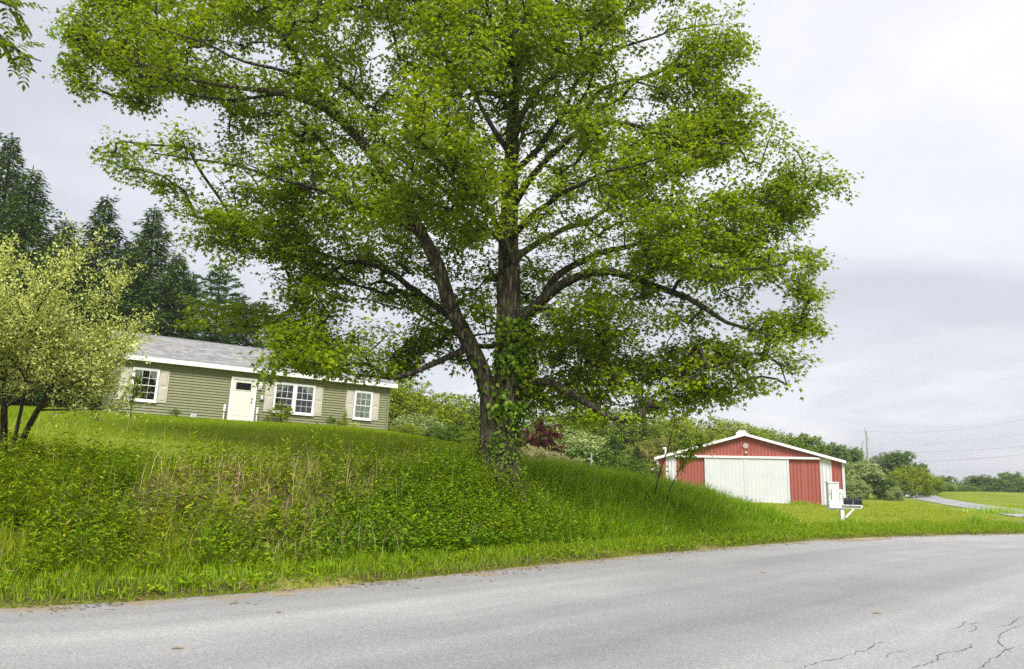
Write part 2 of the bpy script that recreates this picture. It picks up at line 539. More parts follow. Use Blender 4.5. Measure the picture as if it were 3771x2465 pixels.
def asphalt_mat(name='asphalt', tint=(1, 1, 1), tracks=True):
    m, t, L = mat_new(name)
    out = N(t, 'ShaderNodeOutputMaterial')
    b = N(t, 'ShaderNodeBsdfPrincipled', inp={'Roughness': 0.85, 'Specular IOR Level': 0.25})
    tc = N(t, 'ShaderNodeTexCoord')
    sp = N(t, 'ShaderNodeTexNoise', inp={'Scale': 75.0, 'Detail': 3.0, 'Roughness': 0.75})
    sp2 = N(t, 'ShaderNodeTexNoise', inp={'Scale': 22.0, 'Detail': 2.0, 'Roughness': 0.8})
    bg = N(t, 'ShaderNodeTexNoise', inp={'Scale': 0.55, 'Detail': 6.0, 'Roughness': 0.6})
    for n in (sp, sp2, bg):
        L.new(tc.outputs['Object'], n.inputs['Vector'])
    base = ramp(t, [(0.32, tuple(a * k for a, k in zip((0.215, 0.215, 0.212), tint))), (0.5, tuple(a * k for a, k in zip((0.288, 0.285, 0.279), tint))), (0.68, tuple(a * k for a, k in zip((0.385, 0.377, 0.365), tint)))])
    src = bg.outputs[0]
    if tracks:
        uvn = N(t, 'ShaderNodeUVMap')
        mp = N(t, 'ShaderNodeMapping')
        mp.inputs['Scale'].default_value = (0.05, 0.75, 1)
        L.new(uvn.outputs[0], mp.inputs[0])
        st = N(t, 'ShaderNodeTexNoise', inp={'Scale': 1.0, 'Detail': 4.0, 'Roughness': 0.5})
        L.new(mp.outputs[0], st.inputs['Vector'])
        mf = N(t, 'ShaderNodeMix', data_type='FLOAT')
        mf.inputs[0].default_value = 0.75
        L.new(bg.outputs[0], mf.inputs[2]); L.new(st.outputs[0], mf.inputs[3])
        src = mf.outputs[0]
    L.new(src, base.inputs[0])
    r = ramp(t, [(0.3, (0.5, 0.5, 0.51)), (0.5, (1.0, 1.0, 1.0)), (0.7, (1.42, 1.41, 1.39))])
    L.new(sp.outputs[0], r.inputs[0])
    mx = N(t, 'ShaderNodeMix', data_type='RGBA', blend_type='MULTIPLY')
    mx.inputs[0].default_value = 0.9
    L.new(base.outputs[0], mx.inputs[6]); L.new(r.outputs[0], mx.inputs[7])
    r2 = ramp(t, [(0.3, (0.72, 0.72, 0.73)), (0.5, (1.0, 1.0, 1.0)), (0.7, (1.22, 1.21, 1.2))])
    L.new(sp2.outputs[0], r2.inputs[0])
    m2 = N(t, 'ShaderNodeMix', data_type='RGBA', blend_type='MULTIPLY')
    m2.inputs[0].default_value = 0.6
    L.new(mx.outputs[2], m2.inputs[6]); L.new(r2.outputs[0], m2.inputs[7])
    fin = m2.outputs[2]
    if tracks:
        sv = N(t, 'ShaderNodeSeparateXYZ')
        L.new(uvn.outputs[0], sv.inputs[0])
        dn = N(t, 'ShaderNodeTexNoise', inp={'Scale': 1.3, 'Detail': 6.0, 'Roughness': 0.7})
        L.new(tc.outputs['Object'], dn.inputs['Vector'])
        ma = N(t, 'ShaderNodeMath', operation='MULTIPLY_ADD', inp={1: 2.6, 2: -.85})
        L.new(dn.outputs[0], ma.inputs[0])
        sb = N(t, 'ShaderNodeMath', operation='SUBTRACT')
        L.new(ma.outputs[0], sb.inputs[0]); L.new(sv.outputs['Y'], sb.inputs[1])
        rs = ramp(t, [(0.0, (0, 0, 0)), (0.3, (.9, .9, .9))])
        L.new(sb.outputs[0], rs.inputs[0])
        dc = ramp(t, [(0.3, (0.16, 0.115, 0.07)), (0.6, (0.33, 0.26, 0.17))])
        L.new(sp.outputs[0], dc.inputs[0])
        m3 = N(t, 'ShaderNodeMix', data_type='RGBA')
        L.new(rs.outputs[0], m3.inputs[0]); L.new(fin, m3.inputs[6]); L.new(dc.outputs[0], m3.inputs[7])
        fin = m3.outputs[2]
    L.new(fin, b.inputs['Base Color'])
    bp = N(t, 'ShaderNodeBump', inp={'Strength': 0.5, 'Distance': 0.008})
    L.new(sp.outputs[0], bp.inputs['Height']); L.new(bp.outputs[0], b.inputs['Normal'])
    L.new(b.outputs[0], out.inputs[0])
    return m


def glass_mat():
    m, t, L = mat_new('window_glass')
    out = N(t, 'ShaderNodeOutputMaterial')
    tr = N(t, 'ShaderNodeBsdfTransparent', inp={'Color': (0.95, 0.97, 0.97, 1)})
    gl = N(t, 'ShaderNodeBsdfGlossy', inp={'Roughness': 0.03, 'Color': (0.9, 0.95, 1, 1)})
    fr = N(t, 'ShaderNodeFresnel', inp={'IOR': 1.45})
    ms = N(t, 'ShaderNodeMixShader')
    L.new(fr.outputs[0], ms.inputs[0]); L.new(tr.outputs[0], ms.inputs[1]); L.new(gl.outputs[0], ms.inputs[2])
    L.new(ms.outputs[0], out.inputs[0])
    return m


M = {}
M['ground'] = ground_mat()
M['asphalt'] = asphalt_mat()
M['asphalt2'] = asphalt_mat('lane_asphalt', (1.0, 1.01, 1.04), False)
M['crack'] = plain('crack_tar', (0.11, 0.105, 0.10), .95, .05)
M['dirt'] = plain('dry_dirt', (0.34, 0.27, 0.17), .95, .05, .3, 9.0, .6, dirt=(0.25, 0.24, 0.22))
M['siding'] = plain('olive_siding', (0.215, 0.218, 0.112), .55, .3, .06, 3.0)
M['cornertrim'] = plain('olive_corner', (0.20, 0.215, 0.125), .55, .3, .05, 3.0)
M['white'] = plain('white_trim', (0.80, 0.79, 0.79), .45, .35, .03, 3.0)
M['shutter'] = plain('beige_shutter', (0.50, 0.46, 0.38), .55, .3, .04, 3.0)
M['door'] = plain('cream_door', (0.70, 0.685, 0.60), .5, .3, .05, 2.0)
M['dark'] = plain('dark_room', (0.012, 0.013, 0.014), .9, .05)
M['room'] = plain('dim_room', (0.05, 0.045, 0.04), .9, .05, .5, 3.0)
M['curtain'] = plain('cream_curtain', (0.85, 0.85, 0.72), .85, .05, .12, 6.0)
M['glass'] = glass_mat()
M['knob'] = plain('bronze_knob', (0.10, 0.06, 0.04), .35, .5, .05, 3.0, 0, .6)
M['grey'] = plain('grey_plastic', (0.33, 0.34, 0.35), .5, .3)
M['barnred'] = plain('barn_red_steel', (0.345, 0.098, 0.076), .65, .25, .09, 1.2)
M['barnwhite'] = plain('barn_white_steel', (0.64, 0.635, 0.65), .5, .3, .05, .9)
M['barnroof'] = plain('barn_roof_steel', (0.16, 0.155, 0.15), .5, .4, .08, 1.0)
M['pinkwhite'] = plain('aged_white', (0.50, 0.40, 0.385), .6, .2, .1, 6.0)
M['oldwhite'] = plain('weathered_white_paint', (0.72, 0.71, 0.72), .7, .2, .08, 9.0, .3, dirt=(0.42, 0.42, 0.43))
M['black'] = plain('black_steel', (0.014, 0.019, 0.02), .55, .2, .1, 4.0)
M['polewood'] = plain('grey_pole_wood', (0.38, 0.36, 0.34), .9, .1, .2, 6.0)
M['wire'] = plain('dark_wire', (0.12, 0.125, 0.13), .7, .2)
M['ink'] = plain('dark_print', (0.04, 0.04, 0.045), .7, .2)


def shingle_mat():
    m, t, L = mat_new('grey_shingles')
    out = N(t, 'ShaderNodeOutputMaterial')
    b = N(t, 'ShaderNodeBsdfPrincipled', inp={'Roughness': 0.95, 'Specular IOR Level': 0.1})
    g = N(t, 'ShaderNodeNewGeometry')
    r = ramp(t, [(0.0, (0.21, 0.21, 0.22)), (0.35, (0.27, 0.268, 0.272)), (0.7, (0.32, 0.312, 0.305)), (1.0, (0.39, 0.375, 0.355))])
    L.new(g.outputs['Random Per Island'], r.inputs[0])
    tc = N(t, 'ShaderNodeTexCoord')
    nz = N(t, 'ShaderNodeTexNoise', inp={'Scale': 60.0, 'Detail': 3.0})
    L.new(tc.outputs['Object'], nz.inputs['Vector'])
    r2 = ramp(t, [(0.3, (0.75, 0.75, 0.75)), (0.7, (1.15, 1.15, 1.15))])
    L.new(nz.outputs[0], r2.inputs[0])
    mx = N(t, 'ShaderNodeMix', data_type='RGBA', blend_type='MULTIPLY')
    mx.inputs[0].default_value = 1.0
    L.new(r.outputs[0], mx.inputs[6]); L.new(r2.outputs[0], mx.inputs[7])
    L.new(mx.outputs[2], b.inputs['Base Color'])
    L.new(b.outputs[0], out.inputs[0])
    return m


M['shingle'] = shingle_mat()
M['bark'] = barkmat('maple_bark', (0.075, 0.062, 0.046), (0.25, 0.21, 0.155), (0.10, 0.10, 0.04))
M['limb'] = barkmat('maple_limb_bark', (0.05, 0.043, 0.033), (0.15, 0.13, 0.10), (0.07, 0.07, 0.03))
M['bark2'] = barkmat('conifer_bark', (0.05, 0.04, 0.03), (0.11, 0.09, 0.07))
M['maple'] = leafmat('maple_leaf', [(0, (0.062, 0.118, 0.008)), (.5, (0.098, 0.170, 0.011)), (.85, (0.135, 0.215, 0.016)), (1, (0.165, 0.24, 0.02))], .42, .45, .3, gain=(2.2, 1.82, .5), patch=(0.80, 0.88, 1.0), patch_scale=.35)
M['vine'] = leafmat('vine_leaf', [(0, (0.035, 0.085, 0.008)), (.6, (0.065, 0.13, 0.012)), (1, (0.13, 0.19, 0.03))], .3, .4, .35)
M['spruce'] = leafmat('spruce_needles', [(0, (0.020, 0.042, 0.018)), (.6, (0.036, 0.070, 0.026)), (1, (0.075, 0.115, 0.030))], .12, .6, .2, gain=(1.95, 1.9, .95))
M['pine'] = leafmat('pine_needles', [(0, (0.028, 0.060, 0.028)), (.6, (0.050, 0.095, 0.038)), (1, (0.09, 0.145, 0.05))], .15, .6, .2, gain=(1.6, 1.65, .9))
M['cream'] = leafmat('pale_variegated_leaf', [(0, (0.17, 0.215, 0.05)), (.35, (0.31, 0.35, 0.11)), (.75, (0.45, 0.48, 0.20)), (1, (0.58, 0.58, 0.32))], .34, .5, .2, gain=(1.6, 1.6, 1.35))
M['lime'] = leafmat('light_green_leaf', [(0, (0.085, 0.135, 0.010)), (.5, (0.14, 0.20, 0.016)), (1, (0.23, 0.27, 0.04))], .35)
M['mid'] = leafmat('mid_green_leaf', [(0, (0.05, 0.098, 0.012)), (.5, (0.088, 0.15, 0.018)), (1, (0.15, 0.205, 0.035))], .32)
M['deep'] = leafmat('deep_green_leaf', [(0, (0.025, 0.06, 0.010)), (.5, (0.05, 0.10, 0.018)), (1, (0.09, 0.15, 0.03))], .28)
M['yellow'] = leafmat('yellow_green_leaf', [(0, (0.17, 0.18, 0.02)), (.5, (0.27, 0.26, 0.045)), (1, (0.36, 0.33, 0.10))], .35, gain=(.95, 1.0, 1.0))
M['olive'] = leafmat('silvery_olive_leaf', [(0, (0.10, 0.135, 0.045)), (.5, (0.17, 0.21, 0.085)), (1, (0.27, 0.30, 0.15))], .3, gain=(1.65, 1.75, 1.6))
M['bluegreen'] = leafmat('far_green_leaf', [(0, (0.050, 0.085, 0.026)), (.5, (0.085, 0.135, 0.04)), (1, (0.13, 0.185, 0.06))], .3, gain=(1.6, 1.65, 1.1))
M['red'] = leafmat('dark_red_leaf', [(0, (0.045, 0.008, 0.010)), (.6, (0.10, 0.016, 0.020)), (1, (0.17, 0.04, 0.04))], .3, gain=(1, 1, 1))
M['blossom'] = leafmat('cream_pink_bloom', [(0, (0.36, 0.42, 0.14)), (.4, (0.60, 0.62, 0.36)), (.75, (0.66, 0.56, 0.46)), (1, (0.78, 0.74, 0.60))], .3, gain=(1, 1, 1))
M['grass'] = leafmat('grass_blade', [(0, (0.058, 0.112, 0.007)), (.5, (0.098, 0.165, 0.010)), (.85, (0.145, 0.21, 0.016)), (1, (0.21, 0.24, 0.05))], .32, .5, .25, gain=(1.85, 1.72, .5), patch=(1.25, 1.1, 1.1), patch_scale=.8)
M['verge'] = leafmat('verge_grass', [(0, (0.080, 0.145, 0.008)), (.5, (0.125, 0.205, 0.012)), (.9, (0.175, 0.245, 0.022)), (1, (0.24, 0.24, 0.06))], .32, .5, .25, gain=(1.6, 1.6, .5))
M['longgrass'] = leafmat('long_grass', [(0, (0.052, 0.110, 0.008)), (.5, (0.085, 0.158, 0.012)), (1, (0.15, 0.225, 0.028))], .38, .35, .9, gain=(3.1, 2.75, 1.05))
M['lawn'] = leafmat('lawn_blade', [(0, (0.085, 0.150, 0.009)), (.5, (0.13, 0.20, 0.014)), (1, (0.19, 0.25, 0.03))], .35, .6, .15)
M['lawn2'] = leafmat('veil_lit_lawn_blade', [(0, (0.13, 0.18, 0.015)), (.5, (0.19, 0.235, 0.024)), (1, (0.27, 0.28, 0.055))], .35, .6, .15, gain=(1.6, 1.6, .95))  # lighter lawn blade; a pale veil of light is put into the colour
M['straw'] = leafmat('dry_straw', [(0, (0.20, 0.15, 0.06)), (.5, (0.34, 0.27, 0.12)), (1, (0.46, 0.39, 0.20))], .2, .6, .2, gain=(1.3, 1.3, 1.25))
M['litter'] = leafmat('dry_litter', [(0, (0.10, 0.06, 0.03)), (.5, (0.26, 0.18, 0.09)), (1, (0.42, 0.33, 0.19))], .1, .8, .1, gain=(.95, .95, .95))
M['weed'] = leafmat('weed_leaf', [(0, (0.042, 0.095, 0.007)), (.5, (0.072, 0.142, 0.010)), (.9, (0.115, 0.19, 0.016)), (1, (0.17, 0.23, 0.04))], .32, .42, .32, gain=(2.1, 1.9, .5), patch=(1.2, 1.1, 1.0), patch_scale=.7)
M['cover'] = leafmat('groundcover_leaf', [(0, (0.036, 0.088, 0.008)), (.6, (0.066, 0.135, 0.012)), (1, (0.12, 0.195, 0.022))], .28, .38, .5, gain=(1.7, 1.7, .5))

# ------------------------------------------------------------------ the lie of the land
EDGE = np.array([(-150, -80), (-40, -11.5), (-20, .2), (-9.5, 6.15), (-5.49, 8.48), (-4.34, 9.15), (-3.05, 10.12), (-1.47, 11.55), (.67, 13.75), (3.78, 16.78), (8.39, 20.79),
                 (11.85, 23.19), (17.79, 26.18), (26, 29.6), (45, 36), (90, 47), (300, 90)], float)
EDGE = np.vstack([EDGE[:2], catmull(EDGE[2:-2], 0.8), EDGE[-2:]])
_ES, _EE = EDGE[:-1], EDGE[1:]
_EL = np.linalg.norm(_EE - _ES, axis=1)
_EC = np.concatenate([[0], np.cumsum(_EL)[:-1]])


def road_s(X, Y):
    """distance behind the far road edge (+ = away from the road) and length along it"""
    X = np.asarray(X, float); sh = X.shape
    P = np.stack([X.ravel(), np.asarray(Y, float).ravel()], 1)
    best = np.full(len(P), 1e9); sg = np.zeros(len(P)); al = np.zeros(len(P))
    for a, e, l, c in zip(_ES, _EE, _EL, _EC):
        d = (e - a) / l
        r = P - a
        t = np.clip(r @ d, 0, l)
        q = r - t[:, None] * d
        dist = np.hypot(q[:, 0], q[:, 1])
        m = dist < best
        best[m] = dist[m]
        sg[m] = np.sign(d[0] * r[m, 1] - d[1] * r[m, 0])
        al[m] = c + t[m]
    return (best * sg).reshape(sh), al.reshape(sh)


CTRL = np.array([
    (-13.6, 35.8, 3.62), (-18, 33, 3.72), (-6.6, 40, 3.44), (-10, 42, 3.5), (-20, 42, 3.9), (-26, 30, 3.7), (-30, 45, 4.3), (-12, 29, 3.15), (-17, 24, 2.95),
    (-6.33, 38.6, 3.45), (-1.78, 33.6, 2.60), (1.34, 28.8, 1.90), (2.96, 24.8, 1.38), (3.4, 30, 1.15), (-7, 24, 2.45), (-2, 22, 1.95),
    (-.26, 17.5, 1.5), (-4.6, 13.9, 1.40), (-8.2, 11.8, 1.40), (-12, 9.5, 1.4), (-17, 7, 1.45), (-24, 3, 1.6), (-3, 17, 1.55), (1.6, 18.3, 1.16), (3.2, 19.3, 1.0),
    (5.0, 20.6, .86), (6.6, 22.2, .72), (8.0, 23.4, .50), (9.2, 24.4, .26), (11, 25.6, .12), (7, 25.5, .5), (10, 33, .05), (5.5, 30, .55), (9, 45, -.05), (14, 57, 0), (16.5, 52, 0), (22.5, 49.5, 0), (22, 40, .02), (22, 32, .06),
    (2, 44, .9), (-2, 52, 1.6), (4, 60, .3), (30, 50, .05), (30, 38, .03), (40, 70, .03), (45, 84, .08), (30, 75, .1), (20, 80, .0),
    (60, 100, .75), (80, 96, .8), (100, 90, .8), (60, 70, .25), (50, 62, .08), (48, 72, .12), (75, 60, .4), (52, 108, .2), (45, 115, -1), (70, 128, -2), (110, 125, -1.5), (10, 100, -1), (-20, 80, 2.5), (-60, 60, 4), (-60, 10, 3), (0, 150, -3), (100, 180, -3), (-100, 120, 2)], float)


def _mq(a, b):
    return np.sqrt(((a[:, None] - b[None]) ** 2).sum(-1) + 6.0)


_K = _mq(CTRL[:, :2], CTRL[:, :2])
_n = len(CTRL)
_Ab = np.block([[_K, np.ones((_n, 1))], [np.ones((1, _n)), np.zeros((1, 1))]])
_wt = np.linalg.solve(_Ab, np.concatenate([CTRL[:, 2], [0]]))


def lawn_h(X, Y):
    sh = np.shape(X)
    P = np.stack([np.ravel(X), np.ravel(Y)], 1)
    out = np.empty(len(P))
    for i in range(0, len(P), 20000):
        out[i:i + 20000] = _mq(P[i:i + 20000], CTRL[:, :2]) @ _wt[:-1] + _wt[-1]
    far = sstep(np.hypot(P[:, 0], P[:, 1]), 150, 260)
    return (out * (1 - far) - 3.0 * far).reshape(sh)


def hgt(X, Y, s=None):
    X = np.asarray(X, float); Y = np.asarray(Y, float)
    if s is None:
        s, _ = road_s(X, Y)
    H = lawn_h(X, Y)
    foot = 1.25 + .35 * np.sin(X * .9) * .5
    k = sstep(s, foot, foot + np.where(X > 2, 2.2, 2.6))
    verge = .05 + .10 * np.clip(s, 0, 1.6)
    h = verge * (1 - k) + np.maximum(H, -9) * k
    h = h + (fbm(X * .9, Y * .9) - .5) * .34 * sstep(s, .6, 2.0) * (1 - sstep(s, 6, 12))
    return np.where(s > 0, h, np.where(s > -10.5, np.maximum(-.04, .05 + s * .6), .03 * sstep(-s, 10.5, 12)))


def spread(lo, hi, dense_lo, dense_hi, step, grow=1.13):
    a = list(np.arange(dense_lo, dense_hi + 1e-6, step))
    st, x = step, dense_hi
    while x < hi:
        st *= grow; x += st; a.append(min(x, hi))
    st, x = step, dense_lo
    while x > lo:
        st *= grow; x -= st; a.insert(0, max(x, lo))
    return np.array(a)


def build_ground():
    xs = spread(-1500, 1500, -14, 16, .22)
    ys = spread(-300, 2500, 4, 32, .22)
    X, Y = np.meshgrid(xs, ys)
    s, _ = road_s(X, Y)
    Z = hgt(X, Y, s)
    V = np.stack([X, Y, Z], -1).reshape(-1, 3)
    ny, nx = X.shape
    i = np.arange(ny - 1)[:, None] * nx; j = np.arange(nx - 1)[None]
    Q = np.stack([i + j, i + j + 1, i + nx + j + 1, i + nx + j], -1).reshape(-1, 4)
    me = npmesh('ground', V, quads=Q, smooth=True)
    soil_shade = (sstep(s, -.3, .1) * (1 - sstep(s, 4.2, 6.0)) * np.where(s < .35, 1, .95)) * (1 - sstep(X, 6.5, 9.5) * sstep(s, .3, .6))  # bank mask: bare earth plus painted shade in the gaps between plants
    a = me.attributes.new('soil_shade', 'FLOAT', 'POINT')
    a.data.foreach_set('value', soil_shade.ravel().astype(np.float32))
    o = link('ground', me, M['ground'])
    tag(o, 'grassy ground rising from the road as a bank and lawn', kind='structure')


build_ground()


def ribbon(name, mat, left, right, z, zfun=None, kind='structure', cross=2):
    n = len(left)
    rows = [left + (right - left) * k / cross for k in range(cross + 1)]
    V = np.stack(rows, 1)
    seg = np.concatenate([[0], np.cumsum(np.linalg.norm(np.diff(left, axis=0), axis=1))])
    wdt = np.linalg.norm(right - left, axis=1)
    UV = np.stack([np.repeat(seg[:, None], cross + 1, 1), wdt[:, None] * np.arange(cross + 1)[None] / cross], -1)
    F = V.reshape(-1, 2)
    Z = z if zfun is None else zfun(F[:, 0], F[:, 1]) + z
    V3 = np.column_stack([F, np.ones(len(F)) * Z])
    i = np.arange(n - 1)[:, None] * (cross + 1); j = np.arange(cross)[None]
    Q = np.stack([i + j, i + j + 1, i + cross + 2 + j, i + cross + 1 + j], -1).reshape(-1, 4)[:, ::-1]
    o = link(name, npmesh(name, V3, quads=Q, uv=UV.reshape(-1, 2)), mat)
    return tag(o, kind=kind)


# road: far edge wavers a little where the verge grows over it
e = catmull(EDGE[1:-1], .35)
tn = unit(np.gradient(e, axis=0)); nr = np.stack([-tn[:, 1], tn[:, 0]], 1)
wav = (fbm(np.arange(len(e)) * .16, 2.2, 0, 4) - .5) * .35
far_e = e + nr * (wav[:, None] + .02)
near_e = e - nr * 10.6
road = ribbon('road', M['asphalt'], far_e, near_e, .004, cross=6)
tag(road, 'worn light grey asphalt road along the grassy bank')


def gnd_pt(x, y, z=.008):
    d = _fw + _rt * (x - PW / 2) / FPX - _up * (y - PH / 2) / FPX
    return EYEP + d * ((z - EYE) / d[2])


# cracks, drawn as thin sunken-looking tar lines lying in the asphalt
CR = [[(2950, 2462), (3010, 2440), (3090, 2424), (3150, 2404), (3200, 2388), (3240, 2366), (3310, 2364)], [(3260, 2424), (3275, 2408), (3330, 2396), (3345, 2388), (3385, 2390)],
      [(3350, 2462), (3440, 2436), (3460, 2410), (3520, 2398), (3560, 2388), (3582, 2370)], [(3600, 2462), (3650, 2430), (3680, 2412), (3700, 2396), (3735, 2384), (3771, 2376)],
      [(3725, 2405), (3690, 2378), (3676, 2350), (3700, 2325), (3771, 2300)], [(3570, 2328), (3600, 2310), (3575, 2296), (3640, 2294)], [(3660, 2310), (3710, 2302), (3740, 2284), (3771, 2268)],
      [(3495, 2318), (3540, 2306), (3560, 2288)], [(2810, 2448), (2860, 2451)], [(2880, 2438), (2940, 2436)], [(3640, 2462), (3610, 2475), (3560, 2500)], [(2950, 2462), (2900, 2480), (2850, 2510)]]
for ln in CR:
    P = np.array([gnd_pt(*q)[:2] for q in ln])
    P = catmull(P, .06)
    P = P + (rng.random(P.shape) - .5) * .035
    T = unit(np.gradient(P, axis=0)); Nn = np.stack([-T[:, 1], T[:, 0]], 1)
    wd = (.0015 + .0055 * rng.random(len(P)) ** 2)[:, None] * np.minimum(1, np.minimum(np.arange(len(P)), np.arange(len(P))[::-1]) / 3 + .15)[:, None]
    c = ribbon('crack', M['crack'], P - Nn * wd, P + Nn * wd, .008, cross=1, kind=None)
    c.parent = road
    if 'kind' in c: del c['kind']

# lane that leaves the road to the right of the barn
LL = catmull(np.array([(19, 29.0), (21.5, 32), (24.9, 36.6), (28.5, 45), (32.5, 55.6), (38, 69), (44.3, 84), (52, 98), (64, 108)], float), 1.5)
tl = unit(np.gradient(LL, axis=0)); nl = np.stack([tl[:, 1], -tl[:, 0]], 1)
LW = np.interp(np.arange(len(LL)), [0, 4, 8, len(LL)], [5, 4.2, 3.4, 3.2])[:, None]
lane = ribbon('side_road', M['asphalt2'], LL, LL + nl * LW, .03, hgt, cross=4)
tag(lane, 'narrow pale grey side road curving off behind the mown lawn')


def blob_patch(name, mat, cx, cy, rx, ry, rot, z, label):
    n = 40
    th = np.arange(n) * 2 * math.pi / n
    rr = .75 + .5 * fbm(np.cos(th) * 2 + cx, np.sin(th) * 2 + cy, 0, 3)
    x = np.cos(th) * rx * rr; y = np.sin(th) * ry * rr
    c, s = math.cos(rot), math.sin(rot)
    V = [(cx, cy)] + [(cx + a * c - b * s, cy + a * s + b * c) for a, b in zip(x, y)]
    V = np.array(V)
    zz = np.maximum(hgt(V[:, 0], V[:, 1]), 0) + z
    f = [(0, i + 1, (i + 1) % n + 1) for i in range(n)]
    o = link(name, npmesh(name, np.column_stack([V, zz]), tris=f), mat)
    tag(o, label, kind='structure')


blob_patch('dirt_patch', M['dirt'], *gnd_pt(3190, 1986)[:2], 1.5, .28, R_(36), .012, 'tan straw-strewn dirt on the road edge below the mailbox')

# ------------------------------------------------------------------ house
M['fascia'] = M['white']


def build_house():
    H = empty('house')
    yaw, tilt = R_(31), R_(1.2)
    H.matrix_world = Matrix.Translation((-13.643, 35.957, 3.692)) @ Matrix.Rotation(yaw, 4, 'Z') @ Matrix.Rotation(tilt, 4, 'Y')
    tag(H, 'single-storey house with olive lap siding, grey shingle roof and beige shutters', 'house')
    U0, U1, DEP, ZB, ZT = -5.10, 8.18, 7.9, -.75, 2.46
    MB().box(U0, U1, .03, DEP, ZB, ZT).prism([(.03, ZT), (DEP, ZT), (DEP / 2, 4.16)], 'x', U0 + .02, U1 - .02).build('wall', M['siding'], H)
    # lap siding, one board per course
    k = 0
    z = ZB
    ex = .13
    bm = MB().add([(U0 + .06, .03, 0), (U1 - .06, .03, 0), (U1 - .06, .006, ex), (U0 + .06, .006, ex), (U0 + .06, -.034, 0), (U1 - .06, -.034, 0), (U1 - .06, .03, ex), (U0 + .06, .03, ex)],
                  [(4, 5, 2, 3), (0, 1, 5, 4), (3, 2, 6, 7), (0, 4, 3, 7), (1, 6, 2, 5)])
    first = bm.build('siding_board', M['siding'], H)
    gb = MB().add([(U0 - .022, .10, 0), (U0 - .022, DEP - .1, 0), (U0 - .004, DEP - .1, ex), (U0 - .004, .10, ex), (U0, .10, 0), (U0, DEP - .1, 0)], [(0, 3, 2, 1), (0, 1, 5, 4)])
    gfirst = gb.build('siding_board', M['siding'], H)
    while z < ZT - ex * .6:
        if k == 0:
            o, g = first, gfirst
        else:
            o = first.copy(); COL.objects.link(o)
            g = gfirst.copy(); COL.objects.link(g)
        o.location = (0, 0, z); g.location = (0, 0, z)
        z += ex; k += 1
    for u in (U0, U1):
        MB().box(u - .045, u + .045, -.045, .05, ZB, ZT - .02).build('corner_trim', M['cornertrim'], H)
    # roof
    OH, zr, ze = .32, 4.26, 2.60
    ua, ub = U0 - .34, U1 + .32
    sl = (zr - ze) / (DEP / 2 + OH)
    pf = [(-OH, ze), (DEP / 2, zr), (DEP + OH, ze), (DEP + OH, ze - .10), (DEP / 2, zr - .12), (-OH, ze - .10)]
    rf = MB().prism(pf, 'x', ua, ub).build('roof', M['shingle'], H)
    Vs, Fs = [], []
    n = 32
    L = math.hypot(DEP / 2 + OH, zr - ze)
    dy, dz = (DEP / 2 + OH) / L, (zr - ze) / L
    o = 0
    r2 = np.random.default_rng(3)
    for i in range(n):
        a, b = i * L / n, (i + 1) * L / n + .03
        u = ua - .02 - r2.random() * .3
        while u < ub:
            wd = r2.choice([.16, .24, .33, .42])
            x0, x1 = max(u, ua - .02), min(u + wd, ub + .02)
            lift = .022 + .008 * r2.random()
            if x1 - x0 > .02:
                p = lambda t, h: (-OH - .03 + t * dy - h * dz, ze + t * dz + h * dy)
                (ya, za), (yb, zb), (yc, zc) = p(a, lift), p(b, .004), p(a, 0)
                Vs += [(x0, ya, za), (x1, ya, za), (x1, yb, zb), (x0, yb, zb), (x0, yc, zc), (x1, yc, zc)]
                Fs += [(o, o + 1, o + 2, o + 3), (o + 4, o + 5, o + 1, o)]
                o += 6
            u += wd
    sh = link('shingles', npmesh('shingles', Vs, quads=Fs), M['shingle'], rf)
    sh['kind'] = 'stuff'
    MB().add([(ua, DEP / 2 - .14, zr - .02), (ub, DEP / 2 - .14, zr - .02), (ub, DEP / 2, zr + .055), (ua, DEP / 2, zr + .055), (ua, DEP / 2 + .14, zr - .02), (ub, DEP / 2 + .14, zr - .02)],
             [(0, 1, 2, 3), (3, 2, 5, 4)]).build('ridge_cap', M['barnroof'], rf)
    MB().box(ua, ub, -OH - .045, -OH - .002, ze - .20, ze + .005).build('fascia', M['white'], H)
    MB().box(ua + .03, ub - .03, -OH, .0, ze - .185, ze - .165).build('soffit', M['white'], H)
    for s_, x in ((-1, ua), (1, ub)):
        MB().add([(x, -OH, ze - .16), (x, DEP / 2, zr - .16), (x, DEP / 2, zr + .01), (x, -OH, ze + .01), (x + s_ * .03, -OH, ze - .16), (x + s_ * .03, DEP / 2, zr - .16), (x + s_ * .03, DEP / 2, zr + .01), (x + s_ * .03, -OH, ze + .01)],
                 [(0, 1, 2, 3), (4, 7, 6, 5), (3, 2, 6, 7), (0, 4, 5, 1)]).build('rake_board', M['white'], H)

    # windows
    def sash(parent, x0, x1, z0, z1, y, thick):
        f = MB()
        w_ = .034
        f.box(x0, x1, y - thick, y, z0, z0 + w_).box(x0, x1, y - thick, y, z1 - w_, z1)
        f.box(x0, x0 + w_, y - thick, y - .002, z0 + w_, z1 - w_).box(x1 - w_, x1, y - thick, y - .002, z0 + w_, z1 - w_)
        f.build('sash', M['white'], parent)
        for i in (1, 2):
            xm = x0 + w_ + (x1 - x0 - 2 * w_) * i / 3
            MB().box(xm - .008, xm + .008, y - thick + .006, y - .012, z0 + w_, z1 - w_).build('muntin', M['white'], parent)
        zm = (z0 + z1) / 2
        MB().box(x0 + w_, x1 - w_, y - thick + .010, y - .014, zm - .008, zm + .008).build('muntin', M['white'], parent)
        MB().box(x0 + w_, x1 - w_, y - .012, y - .008, z0 + w_, z1 - w_).build('pane', M['glass'], parent)

